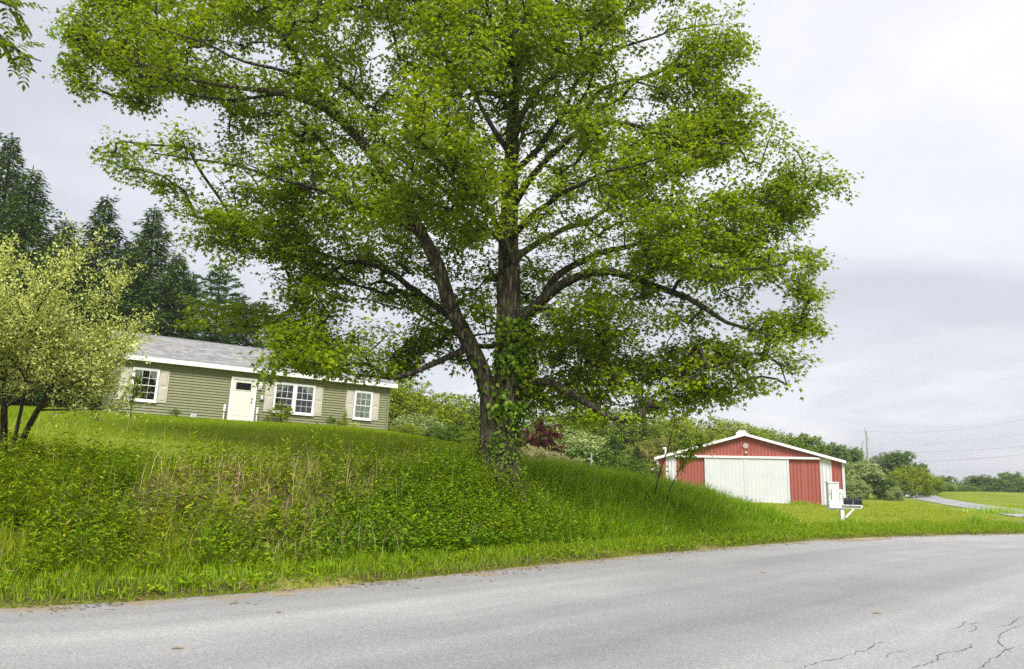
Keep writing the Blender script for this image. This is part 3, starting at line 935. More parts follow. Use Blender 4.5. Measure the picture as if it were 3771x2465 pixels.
    def window(x0, x1, z0, z1, double=False, style='tie'):
        W_ = empty('window'); W_.parent = H
        c = .075
        f = MB()
        f.box(x0, x1, -.095, .0, z1 - c, z1).box(x0, x1, -.095, .0, z0, z0 + c)
        f.box(x0, x0 + c, -.093, .0, z0 + c, z1 - c).box(x1 - c, x1, -.093, .0, z0 + c, z1 - c)
        xm = (x0 + x1) / 2
        if double:
            f.box(xm - .07, xm + .07, -.093, .0, z0 + c, z1 - c)
        f.build('frame', M['white'], W_)
        MB().box(x0 - .02, x1 + .02, -.115, -.02, z0 - .035, z0 - .002).build('sill', M['white'], W_)
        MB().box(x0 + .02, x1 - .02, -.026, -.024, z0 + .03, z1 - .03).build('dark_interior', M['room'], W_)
        spans = [(x0 + c, xm - .07), (xm + .07, x1 - c)] if double else [(x0 + c, x1 - c)]
        zm = (z0 + z1) / 2 - .02
        for a, b in spans:
            sash(W_, a, b, zm - .02, z1 - c, -.055, .032)
            sash(W_, a, b, z0 + c, zm + .025, -.030 - .008, .016)
        ns = 22

        def drape(pts_top, pts_bot, rows=6):
            V, F = [], []
            for r in range(rows + 1):
                t = r / rows
                for i in range(ns + 1):
                    q = i / ns
                    xt = pts_top[0] + (pts_top[1] - pts_top[0]) * q
                    xb = pts_bot[0] + (pts_bot[1] - pts_bot[0]) * q
                    tt = t ** 1.3
                    xx = xt + (xb - xt) * tt
                    zz = z1 - c - .01 + (pts_bot[2] + (pts_bot[3] - pts_bot[2]) * q - (z1 - c - .01)) * t
                    V.append((xx, -.036 - .004 * math.sin(q * 31), zz))
            for r in range(rows):
                for i in range(ns):
                    k_ = r * (ns + 1) + i
                    F.append((k_, k_ + 1, k_ + ns + 2, k_ + ns + 1))
            link('curtain', npmesh('curtain', V, quads=F), M['curtain'], W_)
        if style == 'tie':
            wl = (x1 - x0 - 2 * c) if not double else (x1 - x0 - 2 * c)
            k_ = .40 if not double else .30
            drape((x0 + c, x0 + c + wl * k_), (x0 + c, x0 + c + .07, zm + .06, zm + .18))
            drape((x1 - c - wl * k_, x1 - c), (x1 - c - .07, x1 - c, zm + .18, zm + .06))
        else:
            drape((x0 + c, xm - .04), (x0 + c, xm - .06, z0 + c, z0 + c))
            drape((xm - .05, x1 - c), (xm + .0, x1 - c, z0 + c, z0 + c))

    def shutter(x0, x1, z0, z1):
        S = MB().box(x0, x1, -.05, -.008, z0, z1)
        o_ = S.build('shutter', M['shutter'], H, bevel=.006)
        zc = (z0 + z1) / 2
        for a, b in ((z0 + .10, zc - .05), (zc + .05, z1 - .10)):
            MB().add([(x0 + .07, -.050, a), (x1 - .07, -.050, a), (x1 - .07, -.050, b), (x0 + .07, -.050, b), (x0 + .10, -.068, a + .03), (x1 - .10, -.068, a + .03), (x1 - .10, -.068, b - .03), (x0 + .10, -.068, b - .03)],
                     [(4, 5, 6, 7), (0, 1, 5, 4), (1, 2, 6, 5), (2, 3, 7, 6), (3, 0, 4, 7)]).build('raised_panel', M['shutter'], o_)

    zt, zb = 2.10, .575
    window(-4.35, -3.22, zb, zt)
    shutter(-4.83, -4.37, zb, zt - .02); shutter(-3.20, -2.79, zb, zt - .02)
    window(2.05, 4.12, zb, zt, True)
    shutter(1.62, 2.03, zb, zt - .02); shutter(4.14, 4.54, zb, zt - .02)
    window(6.22, 7.24, zb, zt - .02, False, 'full')
    shutter(5.80, 6.20, zb + .02, zt - .03); shutter(7.26, 7.63, zb + .02, zt - .03)
    # door
    MB().box(-.03, 0.07, -.085, 0, 0, 2.14).box(1.10, 1.20, -.085, 0, 0, 2.14).box(.07, 1.10, -.083, 0, 2.03, 2.14).build('door_frame', M['white'], H)
    D = MB().box(.07, 1.10, -.05, -.012, .015, 2.03).build('door', M['door'], H)
    MB().box(.17, .97, -.066, -.05, 1.49, 1.93).build('lite_surround', M['door'], D)
    MB().box(.215, .925, -.070, -.0665, 1.535, 1.885).build('pane', M['dark'], D)
    for i in range(3):
        x = .20 + i * .27
        MB().add([(x, -.050, .25), (x + .22, -.050, .25), (x + .22, -.050, 1.36), (x, -.050, 1.36), (x + .02, -.062, .27), (x + .20, -.062, .27), (x + .20, -.062, 1.34), (x + .02, -.062, 1.34)],
                 [(4, 5, 6, 7), (0, 1, 5, 4), (1, 2, 6, 5), (2, 3, 7, 6), (3, 0, 4, 7)]).build('raised_panel', M['door'], D)
    for z_ in (.98, 1.14):
        MB().tube([(1.02, -.05, z_), (1.02, -.075, z_), (1.02, -.08, z_), (1.02, -.115, z_), (1.02, -.12, z_)], [.03, .03, .028, .028, .012], 10).build('door_knob', M['knob'], D)
    MB().box(.0, 1.17, -.13, -.086, -.06, .02).build('door_step', M['white'], H)
    # meter box, outdoor lamp, handrail posts, crawl-space vent
    E_ = MB().box(1.27, 1.47, -.13, -.02, 1.80, 2.00).build('meter_box', M['white'], H, bevel=.02)
    MB().box(1.285, 1.445, -.10, -.02, 1.61, 1.795).build('socket_box', M['white'], E_, bevel=.015)
    MB().tube([(1.365, -.10, 1.71), (1.365, -.135, 1.71), (1.365, -.15, 1.71)], [.055, .05, .02], 14).build('meter_dial', M['grey'], E_, smooth=True)
    La = MB().box(1.44, 1.54, -.04, -.02, 1.20, 1.36).build('wall_lamp', M['grey'], H)
    MB().box(1.40, 1.42, -.16, -.04, 1.13, 1.33).box(1.56, 1.58, -.16, -.04, 1.13, 1.33).build('lamp_arm', M['grey'], La)
    MB().tube([(1.49, -.11, 1.34), (1.49, -.11, 1.24), (1.49, -.11, 1.15)], [.03, .055, .045], 8).build('lamp_shade', M['white'], La)
    for x in (-.24, 1.29):
        p = MB().box(x - .025, x + .025, -.30, -.25, -.4, .42).build('rail_post', M['white'], H)
        MB().box(x - .045, x + .045, -.32, -.235, .42, .74).build('rail_bracket', M['white'], p, bevel=.01)
        MB().box(x - .03, x + .03, -.305, -.245, .34, .42).build('rail_collar', M['grey'], p)
    v = MB().box(-1.66, -1.42, -.06, -.02, .02, .18).build('wall_vent', M['white'], H)
    for i in range(3):
        MB().box(-1.64, -1.44, -.068, -.062, .045 + i * .045, .065 + i * .045).build('louver', M['grey'], v)
    return H


build_house()

# ------------------------------------------------------------------ barn


def build_barn():
    B = empty('barn')
    B.matrix_world = Matrix.Translation((16.53, 52.44, -.03)) @ Matrix.Rotation(R_(-22), 4, 'Z')
    tag(B, 'red and white metal pole barn with two white sliding doors', 'barn')
    XL, XR, D, ZE, ZR, XM = -6.15, 6.33, 15.0, 2.93, 4.68, .08
    roofz = lambda x: ZR - abs(x - XM) * (ZR - ZE) / ((XR - XL) / 2)
    MB().prism([(XL, -.4), (XR, -.4), (XR, ZE - .06), (XM, ZR - .06), (XL, ZE - .06)], 'y', .06, D).build('wall_core', M['barnwhite'], B)

    def panel(x0, x1, z0, ztop, mat, y=.05, name='wall_panel'):
        """ribbed steel sheet between x0 and x1; ztop a number or the roof line"""
        xs = [x0]
        pitch = .229
        k = math.floor(x0 / pitch)
        while k * pitch < x1:
            c = k * pitch
            for dx in (-.032, -.014, .014, .032):
                if x0 < c + dx < x1:
                    xs.append(c + dx)
            k += 1
        if x0 < XM < x1 and ztop is None:
            xs.append(XM)
        xs.append(x1)
        xs = sorted(xs)
        V, F = [], []
        for i, x in enumerate(xs):
            ph = (x / pitch + .5) % 1 - .5
            h = .024 if abs(ph * pitch) < .02 else 0.0
            zt = ztop if ztop is not None else roofz(x) - .05
            V += [(x, y - h, z0), (x, y - h, zt)]
        for i in range(len(xs) - 1):
            F.append((2 * i, 2 * i + 2, 2 * i + 3, 2 * i + 1))
        return link(name, npmesh(name, V, quads=F), mat, B)

    def run(x0, x1, z0, ztop, mat, y=.05):
        n = max(1, round((x1 - x0) / .914))
        for i in range(n):
            panel(x0 + (x1 - x0) * i / n, x0 + (x1 - x0) * (i + 1) / n, z0, ztop, mat, y)
    run(XL + .12, -5.51, -.1, None, M['barnred'])
    run(-5.51, -4.77, -.1, None, M['barnwhite'])
    run(-4.77, 4.85, 3.12, None, M['barnred'])
    run(-4.77, -2.74, -.1, 3.02, M['barnred'])
    run(2.90, 4.85, -.1, 3.02, M['barnred'])
    run(4.85, 5.56, -.1, None, M['barnwhite'])
    run(5.56, XR - .12, -.1, None, M['barnred'])
    for x0, x1 in ((XL - .02, XL + .13), (XR - .13, XR + .02)):
        MB().box(x0, x1, -.02, .12, -.1, ZE - .03).build('corner_trim', M['barnwhite'], B)
    hd = MB().box(-4.80, 4.87, -.16, .055, 3.02, 3.17).build('door_track', M['white'], B, bevel=.01)
    for s_ in (0, 1):
        x0, x1 = ((-2.74, .055), (.062, 2.89))[s_]
        dr = MB().box(x0, x1, -.075, -.035, .03, 3.04).build('sliding_door', M['barnwhite'], B)
        V, F = [], []
        xs = np.linspace(x0 + .16, x1 - .16, 40)
        for i, x in enumerate(xs):
            V += [(x, -.079 - (.010 if i % 4 == 0 else 0), .12), (x, -.079 - (.010 if i % 4 == 0 else 0), 2.93)]
        F = [(2 * i, 2 * i + 2, 2 * i + 3, 2 * i + 1) for i in range(len(xs) - 1)]
        link('door_sheet', npmesh('door_sheet', V, quads=F), M['barnwhite'], dr)
        for a, b in ((x0, x0 + .13), (x1 - .13, x1)):
            MB().box(a, b, -.098, -.0765, .03, 3.01).build('door_stile', M['barnwhite'], dr)
        MB().box(x0 + .135, x1 - .135, -.094, -.0765, .03, .11).build('door_rail', M['white'], dr)
    # roof and rakes
    OH = .22
    rf = MB()
    for s_ in (-1, 1):
        xe = (XL - .12) if s_ < 0 else (XR + .12)
        z_e = roofz(xe)
        rf.hexa([(XM, -OH, ZR), (xe, -OH, z_e), (xe, D + .2, z_e), (XM, D + .2, ZR), (XM, -OH, ZR + .05), (xe, -OH, z_e + .05), (xe, D + .2, z_e + .05), (XM, D + .2, ZR + .05)] if s_ > 0 else
                [(xe, -OH, z_e), (XM, -OH, ZR), (XM, D + .2, ZR), (xe, D + .2, z_e), (xe, -OH, z_e + .05), (XM, -OH, ZR + .05), (XM, D + .2, ZR + .05), (xe, D + .2, z_e + .05)])
    rfo = rf.build('roof', M['barnroof'], B)
    for s_ in (-1, 1):
        xe = (XL - .14) if s_ < 0 else (XR + .14)
        z_e = roofz(xe)
        a, b = (xe, XM) if s_ < 0 else (XM, xe)
        za, zb = (z_e, ZR) if s_ < 0 else (ZR, z_e)
        MB().hexa([(a, -OH - .04, za - .10), (b, -OH - .04, zb - .10), (b, -OH + .02, zb - .10), (a, -OH + .02, za - .10), (a, -OH - .04, za + .085), (b, -OH - .04, zb + .085), (b, -OH + .02, zb + .085), (a, -OH + .02, za + .085)]).build('rake_trim', M['white'], B)
    MB().prism([(XM - .28, ZR + .02), (XM + .28, ZR + .02), (XM + .06, ZR + .13), (XM - .06, ZR + .13)], 'y', -OH - .01, D).build('ridge_cap', M['white'], rfo)
    MB().prism([(-.70, 4.40), (.1, 4.55), (.0, 5.02), (-.42, 5.06), (-.66, 4.86)], 'y', 1.3, 2.0).build('roof_vent', M['white'], B)
    # octagon plaque, lamp, flood light
    th = np.arange(8) * math.pi / 4 + math.pi / 8
    PL = MB().prism([(.09 + .19 * math.cos(a), 3.88 + .19 * math.sin(a)) for a in th], 'y', -.03, .02).build('octagon_plaque', M['pinkwhite'], B)
    MB().prism([(.09 + .155 * math.cos(a), 3.88 + .155 * math.sin(a)) for a in th], 'y', -.036, -.031).build('plaque_face', M['pinkwhite'], PL)
    for dx, dz in ((0, .085), (-.05, -.075), (.03, -.08), (.065, -.06)):
        MB().box(.09 + dx - .018, .09 + dx + .018, -.040, -.037, 3.88 + dz - .018, 3.88 + dz + .018).build('plaque_mark', M['grey'], PL)
    LP = MB().tube([(.1, .03, 3.40), (.1, -.04, 3.40), (.1, -.08, 3.40), (.1, -.11, 3.39)], [.105, .10, .08, .03], 14).build('wall_lamp', M['pinkwhite'], B, smooth=True)
    MB().box(.06, .15, -.125, -.10, 3.385, 3.415).build('lamp_bar', M['grey'], LP)
    FL = MB().prism([(.09, 4.60), (.20, 4.60), (.165, 4.46), (.13, 4.46)], 'y', -.12, .0).build('flood_light', M['pinkwhite'], B)
    MB().box(.13, .16, -.02, .04, 4.58, 4.66).build('lamp_bracket', M['grey'], FL)
    # stove pipe on the left eave and strut
    MB().tube([(-5.64, .7, 2.9), (-5.64, .7, 3.62), (-5.64, .7, 3.70)], [.07, .07, .07], 10).tube([(-5.58, .7, 3.68), (-5.82, .7, 3.66)], [.075, .06], 10).build('vent_pipe', M['white'], B)
    MB().tube([(-6.12, .02, 2.28), (-6.72, -.1, 2.0)], [.035, .035], 8).build('downspout_arm', M['white'], B)
    MB().box(XL - .16, XL - .02, -.2, D, ZE - .12, ZE - .02).build('gutter', M['white'], B)
    return B


build_barn()

# ------------------------------------------------------------------ mailbox and parcel box


def build_mailbox():
    b = at(3103, 1930, 25.0)
    X0, Y0 = b[0], b[1]
    zg = float(hgt(X0, Y0))
    K = empty('mailbox', (X0, Y0, 0), R_(-3))
    tag(K, 'black roadside mailbox on a white wooden post with a bracket arm', 'mailbox')
    za = .83
    MB().box(-.06, .06, -.045, .075, zg - .3, 1.20).build('post', M['oldwhite'], K, bevel=.008)
    pc = MB().box(-.08, .08, -.065, .095, 1.20, 1.24).tube([(0, .015, 1.24), (0, .015, 1.27), (0, .015, 1.31), (0, .015, 1.335)], [.075, .085, .06, .015], 12).build('post_cap', M['oldwhite'], K)
    MB().box(-.42, .60, -.09, -.047, za - .11, za - .01).add([(.60, -.09, za - .10), (.66, -.09, za - .02), (.66, -.047, za - .02), (.60, -.047, za - .10), (.60, -.09, za - .01), (.60, -.047, za - .01)], [(0, 1, 4), (3, 5, 2), (0, 3, 2, 1), (4, 1, 2, 5)]).build('arm', M['oldwhite'], K)
    MB().box(-.02, .60, -.16, .16, za - .012, za + .012).build('platform', M['oldwhite'], K)
    MB().hexa([(.062, -.09, .45), (.10, -.09, .41), (.10, -.046, .41), (.062, -.046, .45), (.32, -.09, za - .105), (.40, -.09, za - .105), (.40, -.045, za - .105), (.32, -.045, za - .105)]).build('brace', M['oldwhite'], K)
    # box: arched cross-section, length along x
    prof = [(-.095, 0), (.095, 0)] + [(.095 * math.cos(a), .12 + .095 * math.sin(a)) for a in np.linspace(0, math.pi, 11)]
    zb = za + .014
    bx = MB().prism([(p[0], p[1] + zb) for p in prof], 'x', .06, .62).build('box_body', M['black'], K)
    for x in (.055, .60):
        MB().prism([(p[0] * 1.05, (p[1] - .1) * 1.04 + .1 + zb) for p in prof], 'x', x, x + .03).build('box_rim', M['black'], bx)
    MB().box(.33, .345, -.10, -.094, zb + .0, zb + .12).build('seam', M['grey'], bx)
    MB().tube([(.58, -.10, zb + .01), (.70, -.10, zb + .006), (.86, -.10, zb - .008)], [.008, .008, .006], 6).build('signal_flag', M['black'], K)
    n = MB()
    for x, z, w_, h_ in ((.0, 1.12, .045, .012), (.035, 1.07, .012, .05), (.0, 1.05, .045, .012), (.0, .995, .012, .055), (.0, .985, .047, .012)):
        n.box(x, x + w_, -.049, -.0455, z, z + h_)
    n.build('house_number', M['ink'], K)
    # parcel box
    Q = empty('parcel_box', (X0 - .24, Y0 - .02, 0), R_(-3))
    tag(Q, 'tall white wooden parcel box with a dark slot beside the mailbox post', 'parcel box')
    MB().box(-.18, .15, .02, .20, .70, 1.53).build('box_body', M['oldwhite'], Q)
    MB().box(-.20, .17, -.02, .22, 1.53, 1.57).build('box_top', M['oldwhite'], Q)
    d = MB().box(-.165, .115, -.004, .018, .76, 1.51).build('box_door', M['oldwhite'], Q)
    MB().hexa([(-.098, -.008, 1.00), (-.072, -.008, 1.00), (-.072, -.0045, 1.00), (-.098, -.0045, 1.00), (-.108, -.008, 1.32), (-.082, -.008, 1.32), (-.082, -.0045, 1.32), (-.108, -.0045, 1.32)]).build('slot', M['ink'], d)
    MB().box(-.150, -.135, -.03, -.0045, 1.17, 1.20).build('latch', M['grey'], d)
    MB().box(.118, .165, -.015, .018, .72, 1.52).build('side_stile', M['oldwhite'], Q)
    MB().box(-.20, .17, .0, .20, .665, .70).build('shelf', M['oldwhite'], Q)


build_mailbox()

# ------------------------------------------------------------------ utility pole, far pole, wires
pp = at(3190, 1588, 95.0)
UP = empty('utility_pole', (pp[0], pp[1], 0))
tag(UP, 'grey wooden utility pole rising behind the bushes right of the barn', 'utility pole')
MB().tube([(0, 0, -1.5), (0, 0, 3), (0, 0, pp[2])], [.16, .14, .11], 12).build('pole', M['polewood'], UP)
MB().box(.12, .22, -.06, .06, pp[2] - 1.2, pp[2] - .9).tube([(.1, 0, pp[2] - 5.1), (.45, 0, pp[2] - 5.0)], [.05, .05], 6).build('insulator', M['grey'], UP)
MB().tube([(-.12, 0, pp[2] - .4), (-.2, 0, pp[2] + .45)], [.05, .03], 6).build('pole_pin', M['polewood'], UP)
p2 = at(3178, 1625, 150.0)
FP = empty('utility_pole', (p2[0], p2[1], 0))
tag(FP, 'leaning distant pole with short crossarm showing over the treetops', 'utility pole')
MB().tube([(-2.2, 0, -3), (0, 0, p2[2])], [.22, .16], 8).build('pole', M['polewood'], FP)
MB().box(-1.5, .5, -.1, .1, p2[2] - 2.6, p2[2] - 2.35).build('crossarm', M['polewood'], FP)


def wire(a, b, sag, label, r=.022):
    t = np.linspace(0, 1, 40)[:, None]
    P = a + (b - a) * t
    P[:, 2] -= sag * 4 * (t * (1 - t))[:, 0]
    o = link('power_line', tubes_mesh('power_line', [(P, np.full(40, r), 5)]), M['wire'])
    tag(o, label, 'power line', 'overhead lines on the right')


wire(at(3187, 1587, 95), at(4300, 1400, 60), 1.6, 'uppermost thin overhead wire running from the top of the pole', .006)
wire(at(3190, 1668, 95), at(4300, 1590, 62), .5, 'middle overhead wire crossing the sky beyond the side road', .007)
wire(at(3240, 1702, 98), at(4300, 1595, 60), .7, 'lowest overhead wire sloping down towards the treetops', .010)
wire(at(3300, 1645, 110), at(4300, 1530, 80), .3, 'faint overhead wire between the upper and middle lines', .006)

# ------------------------------------------------------------------ the big maple
VS = 3771 / 2380.0
SIL = np.array([(150, 40), (150, 75), (165, 110), (155, 165), (165, 195), (240, 205), (262, 240), (330, 262), (400, 292), (455, 312), (420, 322), (380, 345), (330, 335), (290, 355), (245, 375),
                (265, 400), (330, 412), (350, 440), (400, 455), (430, 490), (455, 560), (480, 580), (530, 600), (560, 645), (590, 690), (520, 705), (430, 718), (440, 742), (520, 765), (610, 775), (625, 800),
                (620, 830), (700, 862), (770, 876), (800, 855), (850, 872), (905, 890), (960, 880), (985, 820), (1040, 830), (1090, 890), (1120, 960), (1220, 960), (1260, 940), (1340, 955), (1400, 965), (1500, 978), (1560, 962),
                (1610, 950), (1690, 936), (1765, 912), (1770, 888), (1745, 862), (1830, 850), (1832, 800), (1897, 768), (1892, 720), (1895, 690), (1878, 640), (1908, 605), (1862, 580), (1852, 540), (1872, 512), (1930, 472),
                (1967, 436), (1932, 420), (1932, 395), (1872, 350), (1840, 352), (1788, 300), (1782, 270), (1722, 250), (1742, 225), (1692, 200), (1702, 160), (1727, 125), (1716, 80), (1682, 60), (1655, 90),
                (1640, 40), (1620, -40), (1560, -260), (1350, -430), (1050, -470), (760, -360), (480, -190), (250, -50)], float) * VS
HOLES = [np.array(h, float) * VS for h in (
    [(880, 60), (925, 90), (918, 200), (868, 255), (862, 170)],
    [(785, 715), (965, 725), (955, 808), (930, 800), (860, 788), (788, 770)],
    [(455, 300), (560, 330), (500, 345), (420, 330)],
    [(1250, 905), (1330, 935), (1255, 940)],
    [(590, 640), (690, 650), (640, 690), (585, 685)],
    [(1480, 770), (1600, 755), (1590, 800), (1500, 810)],
    [(1540, 870), (1640, 860), (1600, 900), (1550, 905)])]


def in_poly(x, y, poly):
    c = np.zeros(len(x), bool)
    a = poly; b = np.roll(poly, -1, 0)
    for (x1, y1), (x2, y2) in zip(a, b):
        m = ((y1 > y) != (y2 > y)) & (x < (x2 - x1) * (y - y1) / (y2 - y1 + 1e-12) + x1)
        c ^= m
    return c


def poly_dist(x, y, poly, closed=True):
    d = np.full(len(x), 1e9)
    b = np.roll(poly, -1, 0) if closed else poly[1:]
    for p, q in zip(poly if closed else poly[:-1], b):
        e = q - p; l2 = e @ e + 1e-9
        t = np.clip(((x - p[0]) * e[0] + (y - p[1]) * e[1]) / l2, 0, 1)
        d = np.minimum(d, np.hypot(x - p[0] - t * e[0], y - p[1] - t * e[1]))
    return d


TY = 17.5
LIMBS = {
    'trunk': ('', [(1850, 1880, .72, 0), (1850, 1800, .56, 0), (1850, 1745, .46, 0), (1852, 1650, .385, 0), (1860, 1520, .36, 0), (1868, 1400, .34, 0), (1870, 1200, .31, 0), (1872, 1000, .29, 0), (1878, 800, .24, 0), (1885, 620, .2, 0), (1890, 450, .165, 0), (1905, 280, .13, 0), (1930, 120, .10, 0), (1960, -100, .07, 0), (1990, -350, .04, 0)]),
    'left': ('', [(1795, 1880, .42, -.12), (1797, 1790, .34, -.12), (1799, 1720, .29, -.12), (1803, 1600, .25, -.12), (1803, 1450, .24, -.15), (1778, 1370, .23, -.2), (1725, 1260, .21, -.4), (1660, 1130, .185, -.6), (1610, 980, .17, -.8), (1550, 860, .15, -1), (1450, 680, .135, -1.2), (1330, 520, .12, -1.3), (1200, 400, .10, -1.4), (1050, 345, .075, -1.5), (860, 320, .055, -1.5), (640, 280, .035, -1.6), (430, 200, .02, -1.6)]),
    'l1b': ('left', [(1200, 400, .08, -1.4), (1160, 300, .07, -1.3), (1120, 180, .055, -1.2), (1080, 40, .04, -1.1), (1040, -150, .025, -1)]),
    'l1c': ('left', [(1330, 520, .08, -1.3), (1230, 390, .07, -1.6), (1100, 300, .055, -2), (900, 220, .045, -2.3), (700, 130, .03, -2.5), (480, 60, .018, -2.6)]),
    'l1d': ('left', [(1050, 345, .06, -1.5), (880, 360, .045, -1.2), (720, 350, .035, -1), (560, 330, .02, -.8)]),
    'l1e': ('left', [(1550, 860, .1, -1), (1430, 800, .08, -1.6), (1250, 720, .06, -2.2), (1000, 640, .045, -2.6), (760, 600, .03, -2.8), (560, 570, .02, -2.9)]),
    'l2': ('left', [(1690, 1190, .13, -.5), (1600, 1120, .11, -.2), (1450, 1010, .09, .3), (1310, 975, .075, .6), (1200, 1010, .06, .9), (1110, 1090, .05, 1.2), (1020, 1180, .035, 1.4), (900, 1210, .025, 1.5), (760, 1170, .015, 1.5)]),
    'l2b': ('l2', [(1310, 975, .06, .6), (1150, 920, .05, 1.2), (1000, 880, .04, 1.6), (850, 830, .025, 2)]),
    'l3': ('left', [(1735, 1285, .13, -.4), (1650, 1310, .10, -.7), (1540, 1360, .085, -1.1), (1440, 1392, .07, -1.5), (1370, 1345, .055, -1.8), (1280, 1345, .05, -2), (1180, 1355, .035, -2.2), (1080, 1320, .022, -2.4)]),
    'l3b': ('l3', [(1440, 1392, .05, -1.5), (1350, 1385, .04, -1.3), (1260, 1375, .03, -1.2), (1150, 1300, .02, -1)]),
    'r1': ('trunk', [(1880, 1200, .22, -.1), (1960, 1140, .2, -.3), (2040, 1075, .17, -.5), (2120, 1030, .14, -.7), (2250, 1010, .125, -.9), (2360, 1030, .115, -1), (2480, 1070, .10, -1.2), (2590, 1120, .085, -1.3), (2690, 1180, .06, -1.4), (2820, 1230, .035, -1.5), (2920, 1290, .02, -1.5)]),
    'r1b': ('r1', [(1990, 1115, .13, -.4), (2060, 1010, .12, -.2), (2200, 940, .10, .2), (2350, 905, .08, .4), (2450, 850, .06, .5), (2600, 800, .045, .6), (2780, 740, .03, .6), (2950, 690, .02, .6)]),
    'r1c': ('r1', [(2360, 1030, .08, -1), (2450, 980, .06, -1.5), (2600, 980, .045, -2), (2760, 1000, .03, -2.3), (2900, 980, .018, -2.5)]),
    'r2': ('trunk', [(1878, 780, .14, -.1), (1930, 690, .12, -.4), (2000, 610, .105, -.7), (2100, 520, .09, -1), (2200, 460, .08, -1.2), (2320, 450, .07, -1.3), (2450, 490, .05, -1.4), (2600, 520, .03, -1.4), (2760, 540, .018, -1.4)]),
    'r2b': ('trunk', [(1885, 640, .12, 0), (1990, 540, .1, .3), (2080, 400, .08, .6), (2150, 280, .065, .9), (2300, 180, .05, 1.2), (2480, 120, .03, 1.4), (2640, 90, .018, 1.5)]),
    'r3': ('trunk', [(1890, 480, .12, 0), (1970, 350, .1, .2), (2070, 270, .08, .4), (2180, 200, .06, .6), (2300, 60, .04, .8), (2400, -120, .03, .9)]),
    'r4': ('trunk', [(1880, 1430, .17, 0), (1960, 1405, .14, -.3), (2050, 1420, .13, -.6), (2130, 1470, .12, -.9), (2210, 1525, .11, -1.1), (2300, 1545, .09, -1.3), (2360, 1530, .07, -1.4), (2420, 1450, .055, -1.4), (2530, 1395, .045, -1.4), (2660, 1340, .03, -1.4), (2780, 1310, .02, -1.4)]),
    'r4b': ('r4', [(2345, 1535, .04, -1.4), (2340, 1490, .03, -1.4), (2315, 1440, .022, -1.3), (2250, 1390, .015, -1.2)]),
    'r5': ('trunk', [(1875, 1270, .14, .1), (2000, 1250, .1, .8), (2120, 1255, .08, 1.6), (2250, 1330, .06, 2.4), (2380, 1380, .04, 3), (2520, 1370, .025, 3.3)]),
    'r6': ('trunk', [(1873, 960, .14, .1), (1980, 900, .11, 1), (2150, 820, .09, 2), (2350, 700, .06, 2.8), (2550, 620, .04, 3.2), (2720, 560, .02, 3.4)]),
    'b1': ('trunk', [(1868, 1260, .12, .1), (1780, 1275, .08, .8), (1680, 1240, .06, 1.8), (1560, 1160, .045, 2.8), (1430, 1090, .03, 3.5)]),
    'f1': ('trunk', [(1872, 980, .14, -.1), (1850, 880, .10, -1), (1800, 780, .08, -2.2), (1700, 680, .06, -3.2), (1600, 560, .04, -4), (1500, 450, .02, -4.5)]),
    'f2': ('trunk', [(1875, 880, .13, -.1), (1960, 800, .09, -1.2), (2080, 720, .07, -2.4), (2200, 640, .05, -3.4), (2350, 600, .03, -4), (2480, 560, .018, -4.3)]),
    'm1': ('trunk', [(1872, 900, .14, .1), (1780, 830, .1, .4), (1650, 720, .08, .8), (1520, 620, .06, 1.2), (1400, 480, .04, 1.6), (1300, 350, .025, 2)]),
    'm2': ('trunk', [(1885, 580, .12, .1), (1800, 440, .08, .3), (1700, 280, .06, .5), (1600, 150, .045, .6), (1500, 0, .03, .7)]),
    'm3': ('trunk', [(1882, 700, .11, .1), (1900, 600, .09, 1.2), (1930, 480, .07, 2.5), (1980, 380, .05, 3.6), (2050, 250, .03, 4.3)]),
    'f3': ('trunk', [(1890, 460, .1, -.1), (1900, 330, .08, -1.4), (1880, 200, .06, -2.6), (1800, 40, .04, -3.6)]),
}


